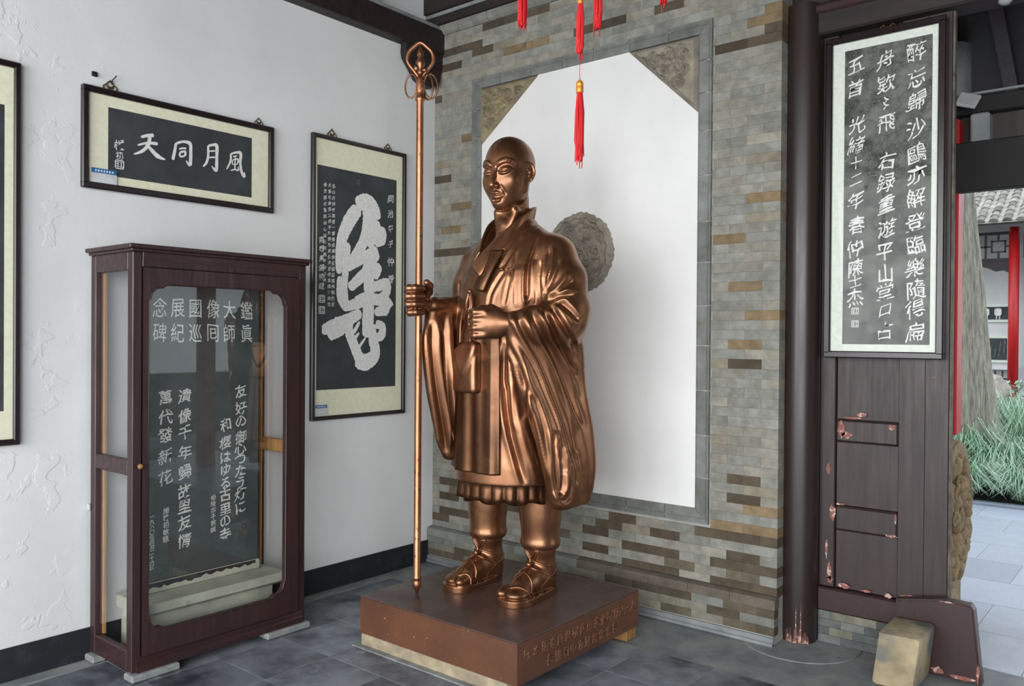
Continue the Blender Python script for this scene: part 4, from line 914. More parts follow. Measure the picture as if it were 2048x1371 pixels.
pr = thing('porch_roof', (4.4, 1.2, 3.4), 'dark rafters and boards of the porch roof seen through the top of the doorway', 'roof')
G().prism([(.30, 4.14), (.30, 4.2), (2.1, 3.14), (2.1, 3.08)], 'x', 2.0, 6.8).build('roof_boarding', 'dark', pr)
for k in range(13): x = 2.2+k*.36; G().prism([(.30, 4.05), (.30, 4.138), (2.1, 3.08), (2.1, 2.99)], 'x', x, x+.075).build('rafter', 'panel', pr)
t = thing('flood_lamp', (3.19, 1.28, 2.95), 'small square pale flood lamp tilted under the porch beam', 'lamp')
g = G(); g.box(-.055, .055, -.012, .012, -.045, .045, .005); 
for v in g.b.verts: v.co = Matrix.Rotation(.35, 4, 'Y') @ Matrix.Rotation(-.5, 4, 'X') @ v.co + Vector((3.20, 1.12, 2.985))
g.build('lamp_housing', 'white', t); g = G(); g.tube([(3.20, 1.13, 2.98), (3.18, 1.2, 2.99)], .006, 6); g.build('lamp_bracket', 'iron', t)
t = thing('drum_stone', (3.08, .98, 0), 'brown carved drum-shaped gate stone showing past the partition edge', 'stone')
g = G(); cx, cz = .98, .62
P = [(cx+.36*math.sin(a), cz+.42*math.cos(a)) for a in [2*math.pi*k/40 for k in range(40)]]
g.prism(P, 'x', 2.96, 3.20, .012); g.build('drum', 'drum', t, 'auto')
G().box(2.95, 3.185, .66, 1.15, 0, .25, .01).build('plinth', 'drum', t)
g = G(); rr = random.Random(8)
for k in range(120):
    a = rr.uniform(0, 6.28); r = .29*math.sqrt(rr.random()); q = rr.uniform(.012, .042); g.sph((3.20+.03*math.cos(r*5)-.01, cx+r*math.sin(a), cz+r*1.15*math.cos(a)), (.030, q, q*rr.uniform(.8, 1.6)), 2)
for k in range(14):
    a = rr.uniform(0, 6.28); r = .24*math.sqrt(rr.random()); R = rr.uniform(.03, .06); y0, z0 = cx+r*math.sin(a), cz+r*1.15*math.cos(a)
    g.tube([(3.232-.0005*i, y0+R*(1-i/22)*math.cos(i*.6), z0+R*(1-i/22)*math.sin(i*.6)) for i in range(18)], .007, 6)
g.build('relief', 'drum', t, True)
# things the glass and the bronze reflect from behind the viewer: courtyard trees
rr = random.Random(12)
for k, (x, y) in enumerate(((1.2, -11), (7.0, -10.5), (4.2, -14.5))):
    t = thing('courtyard_tree', (x, y, 0), 'leafy tree in the courtyard behind the viewer, trunk %s' % ('near the left corner', 'near the right corner', 'far in the middle')[k], 'tree')
    g = G(); g.tube([(x, y, 0), (x+.1, y, 2), (x-.1, y, 4.5)], [.24, .19, .12], 12); g.build('trunk', 'bark', t, True); g = G()
    for q in range(700):
        a = rr.uniform(0, 6.28); r_ = 2.2*math.sqrt(rr.random()); z = 4.4+rr.uniform(-1.3, 1.8); c = Vector((x+r_*math.cos(a), y+r_*math.sin(a), z)); n = Vector((rr.gauss(0, 1), rr.gauss(0, 1), rr.gauss(0, 1))).normalized(); e = n.orthogonal()*.17; f_ = n.cross(e)
        V = [g.b.verts.new(c+p) for p in (e, f_*.6, -e, -f_*.6)]; g.b.faces.new(V)
    g.build('foliage', 'leaf', t)['kind'] = 'stuff'
# ================================================================ bronze statue: sculpted as distance fields, polygonised here
f4 = np.float32
class Vol:
    def __init__(s, lo, hi, h):
        s.lo = np.array(lo, float); s.h = h; s.n = [int(math.ceil((b-a)/h))+1 for a, b in zip(lo, hi)]
        s.ax = [(lo[i]+h*np.arange(s.n[i])).astype(f4) for i in range(3)]; s.F = np.full(s.n, 1., f4)
    def add(s, fn, bb, k=.02, op='u'):
        """bb = (x0,x1,y0,y1,z0,z1) region touched"""
        sl = []
        for i in range(3):
            a = max(0, int((bb[2*i]-s.lo[i])/s.h)); b = min(s.n[i], int((bb[2*i+1]-s.lo[i])/s.h)+2)
            if b <= a: return s
            sl.append(slice(a, b))
        sl = tuple(sl); X = s.ax[0][sl[0]][:, None, None]; Y = s.ax[1][sl[1]][None, :, None]; Z = s.ax[2][sl[2]][None, None, :]
        d = fn(X, Y, Z); f = s.F[sl]
        if op == 'u': h = np.clip(.5+.5*(f-d)/k, 0, 1); s.F[sl] = f*(1-h)+d*h-k*h*(1-h)
        elif op == 's': d = -d; h = np.clip(.5-.5*(f-d)/k, 0, 1); s.F[sl] = f*(1-h)+d*h+k*h*(1-h)
        elif op == 'i': h = np.clip(.5-.5*(f-d)/k, 0, 1); s.F[sl] = f*(1-h)+d*h+k*h*(1-h)
        return s
    def ell(s, c, r, k=.02, op='u', ry=0, rz=0, rx=0):
        R = np.array(Matrix.Rotation(rz, 3, 'Z') @ Matrix.Rotation(ry, 3, 'Y') @ Matrix.Rotation(rx, 3, 'X')).T; m = max(r)+k+.01
        def fn(X, Y, Z):
            x, y, z = X-c[0], Y-c[1], Z-c[2]
            if rx or ry or rz: x, y, z = [R[i, 0]*x+R[i, 1]*y+R[i, 2]*z for i in range(3)]
            k0 = np.sqrt((x/r[0])**2+(y/r[1])**2+(z/r[2])**2)+1e-6; k1 = np.sqrt((x/r[0]**2)**2+(y/r[1]**2)**2+(z/r[2]**2)**2)+1e-6; return (k0*(k0-1)/k1).astype(f4)
        return s.add(fn, (c[0]-m, c[0]+m, c[1]-m, c[1]+m, c[2]-m, c[2]+m), k, op)
    def path(s, P, r, k=.02, op='u'):
        rs = r if isinstance(r, (list, tuple)) else [r]*len(P)
        for (a, b, ra, rb) in zip(P, P[1:], rs, rs[1:]):
            a = np.array(a, float); b = np.array(b, float); ab = b-a; L2 = float(ab@ab)+1e-9
            def fn(X, Y, Z):
                t = np.clip(((X-a[0])*ab[0]+(Y-a[1])*ab[1]+(Z-a[2])*ab[2])/L2, 0, 1)
                return (np.sqrt((X-a[0]-ab[0]*t)**2+(Y-a[1]-ab[1]*t)**2+(Z-a[2]-ab[2]*t)**2)-(ra+(rb-ra)*t)).astype(f4)
            m = max(ra, rb)+k+.01; lo = np.minimum(a, b)-m; hi = np.maximum(a, b)+m
            s.add(fn, (lo[0], hi[0], lo[1], hi[1], lo[2], hi[2]), k, op)
        return s
    def loft(s, rows, k=.03, op='u', rnd=.01):
        """rows = (z, cx, cy, a, b): elliptical sections"""
        A = np.array(dense(rows), float); z0, z1 = A[0, 0], A[-1, 0]
        def fn(X, Y, Z):
            cx, cy, a, b = [np.interp(Z, A[:, 0], A[:, i]) for i in (1, 2, 3, 4)]
            x, y = X-cx, Y-cy; k0 = np.sqrt((x/a)**2+(y/b)**2)+1e-6; k1 = np.sqrt((x/a**2)**2+(y/b**2)**2)+1e-6; d = k0*(k0-1)/k1
            return np.maximum(d, np.maximum(z0-Z, Z-z1)).astype(f4)
        m = max(A[:, 3].max(), A[:, 4].max())+k+.02
        return s.add(fn, (A[:, 1].min()-m, A[:, 1].max()+m, A[:, 2].min()-m, A[:, 2].max()+m, z0-k-.01, z1+k+.01), k, op)
    def slab(s, rows, k=.03, zr=.03):
        """rows = (z, x0, y0, x1, y1, r): hanging cloth, a thick sheet between two rails"""
        A = np.array(dense(rows), float); z0, z1 = A[0, 0], A[-1, 0]
        def fn(X, Y, Z):
            x0, y0, x1, y1, r = [np.interp(Z, A[:, 0], A[:, i]) for i in range(1, 6)]
            dx, dy = x1-x0, y1-y0; t = np.clip(((X-x0)*dx+(Y-y0)*dy)/(dx*dx+dy*dy), 0, 1)
            d = np.sqrt((X-x0-dx*t)**2+(Y-y0-dy*t)**2)-r; e = z0-Z
            q = np.sqrt(np.maximum(d+zr, 0)**2+np.maximum(e+zr, 0)**2)+np.minimum(np.maximum(d+zr, e+zr), 0)-zr
            return np.maximum(q, Z-z1).astype(f4)
        X_ = np.concatenate([A[:, 1], A[:, 3]]); Y_ = np.concatenate([A[:, 2], A[:, 4]]); m = A[:, 5].max()+k+.02
        return s.add(fn, (X_.min()-m, X_.max()+m, Y_.min()-m, Y_.max()+m, z0-k-.01, z1+k+.01), k)
    def nets(s):
        F = s.F; S = F < 0; n = S[:-1, :-1, :-1].astype(np.int8)
        for dx in (0, 1):
            for dy in (0, 1):
                for dz in (0, 1):
                    if dx or dy or dz: n = n+S[dx:S.shape[0]-1+dx, dy:S.shape[1]-1+dy, dz:S.shape[2]-1+dz]
        C = np.argwhere((n > 0) & (n < 8)); idx = -np.ones(n.shape, np.int32); idx[tuple(C.T)] = np.arange(len(C))
        acc = np.zeros((len(C), 3)); cnt = np.zeros(len(C)); cr_ = [(dx, dy, dz) for dx in (0, 1) for dy in (0, 1) for dz in (0, 1)]
        for c in cr_:
            for ax in range(3):
                if c[ax]: continue
                e = list(c); e[ax] = 1; A = F[C[:, 0]+c[0], C[:, 1]+c[1], C[:, 2]+c[2]]; B = F[C[:, 0]+e[0], C[:, 1]+e[1], C[:, 2]+e[2]]
                m = (A < 0) != (B < 0); t = np.where(m, A/(A-B+1e-12), 0); p = np.tile(np.array(c, float), (len(C), 1)); p[:, ax] += t; acc[m] += p[m]; cnt[m] += 1
        V = (C+acc/np.maximum(cnt, 1)[:, None])*s.h+s.lo; Q = []
        for ax in range(3):
            u, v = [(1, 2), (2, 0), (0, 1)][ax]; sa = [slice(None)]*3; sb = [slice(None)]*3; sa[ax] = slice(0, -1); sb[ax] = slice(1, None)
            ch = S[tuple(sa)] != S[tuple(sb)]; E = np.argwhere(ch); ok = (E[:, u] > 0) & (E[:, v] > 0) & (E[:, u] < n.shape[u]) & (E[:, v] < n.shape[v]); E = E[ok]
            def g(du, dv): q = E.copy(); q[:, u] -= du; q[:, v] -= dv; return idx[tuple(q.T)]
            q = np.stack([g(1, 1), g(0, 1), g(0, 0), g(1, 0)], 1); fl_ = S[tuple(E.T)]; q[~fl_] = q[~fl_][:, ::-1]; Q.append(q)
        Q = np.concatenate(Q); Q = Q[(Q >= 0).all(1)]; return V, Q
def dense(rows, n=40):
    A = np.array(rows, float); z = np.linspace(A[0, 0], A[-1, 0], n); out = [z]
    m = np.gradient(A[:, 1:], A[:, 0], axis=0)
    i = np.clip(np.searchsorted(A[:, 0], z, 'right')-1, 0, len(A)-2); h = A[i+1, 0]-A[i, 0]; t = ((z-A[i, 0])/h)[:, None]; h = h[:, None]
    P = (2*t**3-3*t**2+1)*A[i, 1:]+(t**3-2*t**2+t)*h*m[i]+(-2*t**3+3*t**2)*A[i+1, 1:]+(t**3-t**2)*h*m[i+1]
    return np.c_[z, P].tolist()
def vnormals(V, Q):
    N = np.cross(V[Q[:, 2]]-V[Q[:, 0]], V[Q[:, 3]]-V[Q[:, 1]]); A = np.zeros_like(V)
    for i in range(4): np.add.at(A, Q[:, i], N)
    return A/(np.linalg.norm(A, axis=1)[:, None]+1e-12)
def relax(V, Q, it=2, lam=.5):
    for _ in range(it):
        S_ = np.zeros_like(V); c = np.zeros(len(V))
        for i in range(4):
            a, b = Q[:, i], Q[:, (i+1) % 4]; np.add.at(S_, a, V[b]); np.add.at(S_, b, V[a]); np.add.at(c, a, 1); np.add.at(c, b, 1)
        V = V+lam*(S_/np.maximum(c, 1)[:, None]-V)
    return V
def mk_mesh(name, parts):
    Vs, Qs, o = [], [], 0
    for V, Q in parts: Vs.append(V); Qs.append(Q+o); o += len(V)
    V = np.concatenate(Vs); Q = np.concatenate(Qs); me = bpy.data.meshes.new(name)
    me.vertices.add(len(V)); me.vertices.foreach_set('co', V.astype(f4).ravel()); me.loops.add(len(Q)*4); me.loops.foreach_set('vertex_index', Q.astype(np.int32).ravel())
    me.polygons.add(len(Q)); me.polygons.foreach_set('loop_start', np.arange(0, len(Q)*4, 4, dtype=np.int32)); me.update(calc_edges=True); me.shade_smooth(); return me
def polydist(V, P):
    """distance of points to a polyline, with the fraction of the length and the signed side for unit normals"""
    P = np.array(P, float); L = np.linalg.norm(P[1:]-P[:-1], axis=1); cum = np.r_[0, np.cumsum(L)]; best = np.full(len(V), 9.); fr = np.zeros(len(V)); T = np.zeros_like(V); W = np.zeros_like(V)
    for i in range(len(P)-1):
        ab = P[i+1]-P[i]; t = np.clip((V-P[i])@ab/(L[i]**2+1e-12), 0, 1); w_ = V-P[i]-t[:, None]*ab; d = np.linalg.norm(w_, axis=1); m = d < best
        best[m] = d[m]; fr[m] = ((cum[i]+t*L[i])/cum[-1])[m]; T[m] = ab/L[i]; W[m] = w_[m]
    return best, fr, T, W
def smooth_poly(P, n=5):
    P = [np.array(p, float) for p in P]; out = []
    for i in range(len(P)-1):
        p0, p1, p2, p3 = P[max(i-1, 0)], P[i], P[i+1], P[min(i+2, len(P)-1)]
        for k in range(n): u = k/n; out.append(.5*((2*p1)+(-p0+p2)*u+(2*p0-5*p1+4*p2-p3)*u*u+(-p0+3*p1-3*p2+p3)*u**3))
    return out+[P[-1]]
def fold(V, N, kind, amp, wd, P):
    """kind g = crease with soft shoulders, r = ridge, s = overlapping edge, raised on the left of the line"""
    P = smooth_poly(P); P_ = np.array(P); m = wd*(6 if kind == 's' else 3.5); lo, hi = P_.min(0)-m, P_.max(0)+m
    sel = np.where(((V > lo) & (V < hi)).all(1))[0]
    if not len(sel): return V
    d, fr, T, W = polydist(V[sel], P); Ns = N[sel]; far = d > m; d = np.sqrt(np.maximum(d**2-np.einsum('ij,ij->i', W, Ns)**2, 0)); d[far] = 9.; tp = np.clip(np.minimum(fr, 1-fr)/.13, 0, 1)**.7
    if kind == 'g': a = -amp*np.exp(-(d/wd)**2)+amp*.45*np.exp(-((d-wd*1.9)/(wd*.9))**2)
    elif kind == 'r': a = amp*np.exp(-(d/wd)**2)
    else:
        sd = np.einsum('ij,ij->i', np.cross(T, W), Ns); sd = np.where(np.abs(d) > np.abs(sd)*1.5+.004, np.sign(sd)*d, sd); q = 1/(1+np.exp(-sd/(wd*.26))); a = amp*q*np.exp(-np.maximum(sd, 0)/(wd*3.2))-amp*.35*np.exp(-((sd+wd*.25)/(wd*.35))**2)
    V = V.copy(); V[sel] += N[sel]*(a*tp)[:, None]; return V
# ---- body: head, neck, trunk core, arms, fists, legs in one skin
def head(v, c):
    cx, cy, cz = c; E = lambda p, r, k=.02, op='u', **kw: v.ell((cx+p[0], cy+p[1], cz+p[2]), r, k, op, **kw)
    def Pt(P, r, k=.01, op='u'): P = smooth_poly(P, 3); rr_ = r if not isinstance(r, list) else list(np.interp(np.linspace(0, len(r)-1, len(P)), range(len(r)), r)); v.path([(cx+p[0], cy+p[1], cz+p[2]) for p in P], rr_, k, op)
    E((0, .010, .056), (.122, .156, .140)); E((0, -.020, -.02), (.110, .124, .156), .04); E((0, -.034, -.100), (.084, .094, .088), .05); E((0, -.082, -.170), (.040, .042, .034), .04)
    for s_ in (-1, 1):
        E((s_*.066, -.070, -.052), (.040, .050, .050), .04); E((s_*.060, .004, -.105), (.030, .045, .042), .04)
        E((s_*.048, -.160, .004), (.032, .019, .018), .018, 's')
        E((s_*.049, -.114, -.003), (.034, .030, .021), .008)
        Pt([(s_*.012, -.145, .014), (s_*.038, -.149, .029), (s_*.068, -.135, .037), (s_*.096, -.106, .024)], [.0040, .0050, .0045, .002], .010)
        Pt([(s_*.018, -.147, .026), (s_*.040, -.147, .041), (s_*.070, -.132, .049), (s_*.098, -.101, .034)], [.0030, .0040, .0040, .002], .010)
        Pt([(s_*.020, -.138, -.008), (s_*.038, -.147, -.014), (s_*.060, -.143, -.013), (s_*.088, -.114, -.001)], [.0016, .0028, .0028, .0014], .004, 's')
        Pt([(s_*.022, -.138, -.018), (s_*.046, -.143, -.023), (s_*.066, -.136, -.021), (s_*.092, -.110, -.006)], [.0030, .0042, .0042, .002], .008)
        E((s_*.019, -.148, -.088), (.012, .016, .012), .009); E((s_*.009, -.158, -.101), (.0045, .008, .004), .004, 's')
        Pt([(s_*.032, -.142, -.084), (s_*.045, -.130, -.106), (s_*.050, -.116, -.126)], [.0012, .0022, .001], .012, 's')
        Pt([(0, -.133, -.123), (s_*.012, -.135, -.121), (s_*.035, -.121, -.128)], [.0060, .0068, .0025], .009)
        Pt([(0, -.128, -.142), (s_*.014, -.126, -.141), (s_*.030, -.117, -.136)], [.0085, .0080, .003], .010)
        ear = lambda u, w_, n: (s_*(.113+u*.50+n*.86), -.014+u*.86-n*.50, -.008+w_)
        E(ear(.012, .004, .002), (.012, .036, .050), .010, rz=-s_*.53); E(ear(-.006, -.068, .002), (.013, .017, .034), .014, rz=-s_*.53)
        E(ear(.010, .006, .018), (.010, .022, .034), .006, 's', rz=-s_*.53)
        Pt([ear(-.020, -.012, .008), ear(-.020, .020, .010), ear(-.006, .046, .010), ear(.022, .050, .010), ear(.040, .024, .011), ear(.042, -.006, .011), ear(.026, -.040, .009)], .0048, .005)
        Pt([ear(.002, .016, .010), ear(.016, .006, .011), ear(.010, -.020, .010)], .0042, .004)
    Pt([(0, -.138, .020), (0, -.150, -.022), (0, -.163, -.060), (0, -.170, -.084)], [.0105, .0085, .0090, .0110], .014); E((0, -.166, -.088), (.014, .016, .011), .009)
    Pt([(-.040, -.122, -.1285), (-.018, -.138, -.1305), (0, -.142, -.132), (.018, -.138, -.1305), (.040, -.122, -.1285)], [.0014, .0026, .0026, .0026, .0014], .004, 's')
    Pt([(-.018, -.124, -.156), (0, -.128, -.158), (.018, -.124, -.156)], .0025, .014, 's')
def fist_right(v):
    v.path([(-.315, -.10, 1.475), (-.325, -.215, 1.495), (-.338, -.275, 1.51)], [.052, .044, .044], .03)
    v.ell((-.342, -.325, 1.525), (.032, .055, .076), .02)
    for i in range(4):
        z = 1.590-.0415*i; r = (.0215, .0225, .0215, .0185)[i]; q = (0, -.004, -.002, .006)[i]
        v.path([(-.345, -.345, z), (-.348, -.382+q, z-.001), (-.318, -.412+q, z), (-.284, -.400+q, z+.001), (-.270, -.362, z+.001)], [r, r*1.04, r*1.02, r*.95, r*.85], .006)
    v.path([(-.335, -.290, 1.548), (-.300, -.288, 1.578), (-.275, -.308, 1.606), (-.266, -.335, 1.622)], [.026, .023, .021, .018], .010)
def fist_left(v):
    v.path([(.37, -.10, 1.40), (.28, -.215, 1.405), (.235, -.258, 1.408)], [.060, .054, .052], .03)
    v.ell((.178, -.302, 1.408), (.070, .046, .076), .03, rz=.72); v.ell((.135, -.335, 1.408), (.048, .038, .074), .03, rz=.72)
    for i in range(4):
        z = 1.464-.0375*i; r = (.0225, .0235, .0225, .020)[i]
        v.path([(.190, -.310, 1.422-.010*i), (.140, -.350, z), (.108, -.372, z-.002)], [r*.75, r*.85, r*1.0], .012)
        v.path([(.108, -.372, z-.002), (.074, -.352, z-.004), (.082, -.312, z-.004), (.118, -.308, z-.004)], [r*1.0, r*.97, r*.9, r*.8], .005)
    v.path([(.185, -.262, 1.455), (.135, -.285, 1.480), (.098, -.322, 1.477), (.084, -.345, 1.465)], [.026, .023, .020, .017], .010)
FX = ((-.185, -1), (.180, 1))
def foot(v, fx, sg):
    P = lambda x, y, z: (fx+x*sg, y, z)
    v.path([P(0, .105, .075), P(0, .085, .13), P(0, .07, .26)], [.062, .070, .080], .03)
    v.path([P(0, .09, .062), P(0, -.02, .085), P(.002, -.10, .070)], [.058, .060, .056], .04)
    v.ell(P(.022, -.145, .052), (.062, .075, .034), .025); v.ell(P(-.040, -.165, .054), (.032, .058, .033), .010)
    v.path([P(-.012, -.23, .07), P(-.012, -.16, .088)], [.006, .003], .008, 's')
    v.ell(P(0, -.02, .004), (.30, .40, .018), .004, 's')
    R = lambda X, Y: None
    def sole(X, Y, Z):
        yy = (Y-(-.030))/.205; w_ = .088-.016*np.clip((Y+.02)/.15, -1, 1)-.004; x = (X-fx-.006*sg)/w_; k0 = (np.abs(x)**2.6+np.abs(yy)**3.2)**(1/2.9); d = (k0-1)*.085
        return np.maximum(d, np.maximum(Z-.036, -.002-Z)).astype(f4)
    v.add(sole, (fx-.12, fx+.12, -.26, .20, -.01, .05), .004)
vb = Vol((-.30, -.30, -.01), (.30, .22, .62), .0045)
for fx, sg in FX:
    foot(vb, fx, sg)
    vb.path([(fx, .07, .25), (fx, .068, .62)], [.082, .095], .01)
V1, Q1 = vb.nets(); V1 = relax(V1, Q1, 1, .4)
vh = Vol((-.20, -.24, 1.68), (.20, .24, 2.43), .0030)
head(vh, (.0, .0, 2.208)); vh.path([(.0, .045, 2.08), (.0, .045, 1.95), (.0, .05, 1.76)], [.080, .086, .110], .014)
vh.path([(.060, -.030, 2.00), (.016, -.058, 1.86)], [.014, .014], .045); vh.path([(-.060, -.030, 2.00), (-.016, -.058, 1.86)], [.014, .014], .045); vh.ell((.0, -.052, 1.93), (.02, .014, .022), .03)
vh.ell((0, -.02, 1.77), (.14, .12, .10), .04)
V2, Q2 = vh.nets(); V2 = relax(V2, Q2, 1, .35)
_a = np.radians(7)*np.clip((V2[:, 2]-1.90)/.12, 0, 1); _x, _y = V2[:, 0].copy(), V2[:, 1].copy(); V2[:, 0] = _x*np.cos(_a)-_y*np.sin(_a)+.000; V2[:, 1] = _x*np.sin(_a)+_y*np.cos(_a)+.012
va = Vol((-.42, -.46, 1.28), (.46, .02, 1.68), .0036); fist_right(va); fist_left(va); va.path([(-.30, -.05, 1.47), (0, .0, 1.45), (.36, -.05, 1.40)], .05, .02)
V3, Q3 = va.nets(); V3 = relax(V3, Q3, 1, .35)
vt = Vol((-.26, -.17, .50), (.26, .21, 1.90), .012); vt.loft([(.52, 0, .02, .22, .13), (1.2, 0, .02, .22, .13), (1.7, 0, .03, .22, .12), (1.88, .01, .05, .10, .09)], .03)
V4, Q4 = vt.nets()
# ---- outer robe with both wide sleeves
vr = Vol((-.44, -.36, .46), (.54, .28, 2.02), .0041)
vr.loft([(.592, .0, .0, .292, .245), (.70, .0, .0, .288, .240), (.95, 0, 0, .278, .228), (1.2, 0, .0, .275, .222), (1.4, .0, .0, .283, .222), (1.58, .01, .005, .288, .212), (1.72, .015, .015, .275, .190), (1.82, .015, .03, .235, .160), (1.89, .012, .045, .178, .130), (1.94, .010, .052, .132, .108), (1.965, .010, .054, .112, .10)], .03)
vr.path([(.15, .045, 1.83), (.275, .045, 1.755), (.333, .03, 1.63), (.378, .0, 1.48), (.39, -.03, 1.42)], [.085, .105, .120, .118, .110], .05)
vr.path([(.39, -.03, 1.42), (.32, -.165, 1.412), (.250, -.240, 1.408)], [.108, .080, .058], .04)
vr.path([(-.15, .045, 1.81), (-.235, .045, 1.735), (-.275, .03, 1.62), (-.295, .015, 1.49), (-.30, .0, 1.47)], [.075, .095, .100, .092, .085], .05)
vr.path([(-.30, .0, 1.47), (-.305, -.14, 1.49), (-.318, -.225, 1.503)], [.082, .060, .052], .03)
vr.slab([(.495, .395, -.055, .415, .10, .046), (.65, .385, -.085, .425, .12, .056), (.85, .365, -.13, .415, .12, .054), (1.1, .305, -.195, .385, .09, .052), (1.3, .262, -.232, .39, .05, .056), (1.42, .255, -.235, .40, .0, .055)], .035)
vr.slab([(.675, -.292, -.125, -.27, .05, .040), (.80, -.295, -.165, -.275, .06, .042), (1.1, -.298, -.245, -.28, .06, .042), (1.35, -.298, -.272, -.285, .05, .040), (1.48, -.305, -.245, -.29, .03, .045)], .028)
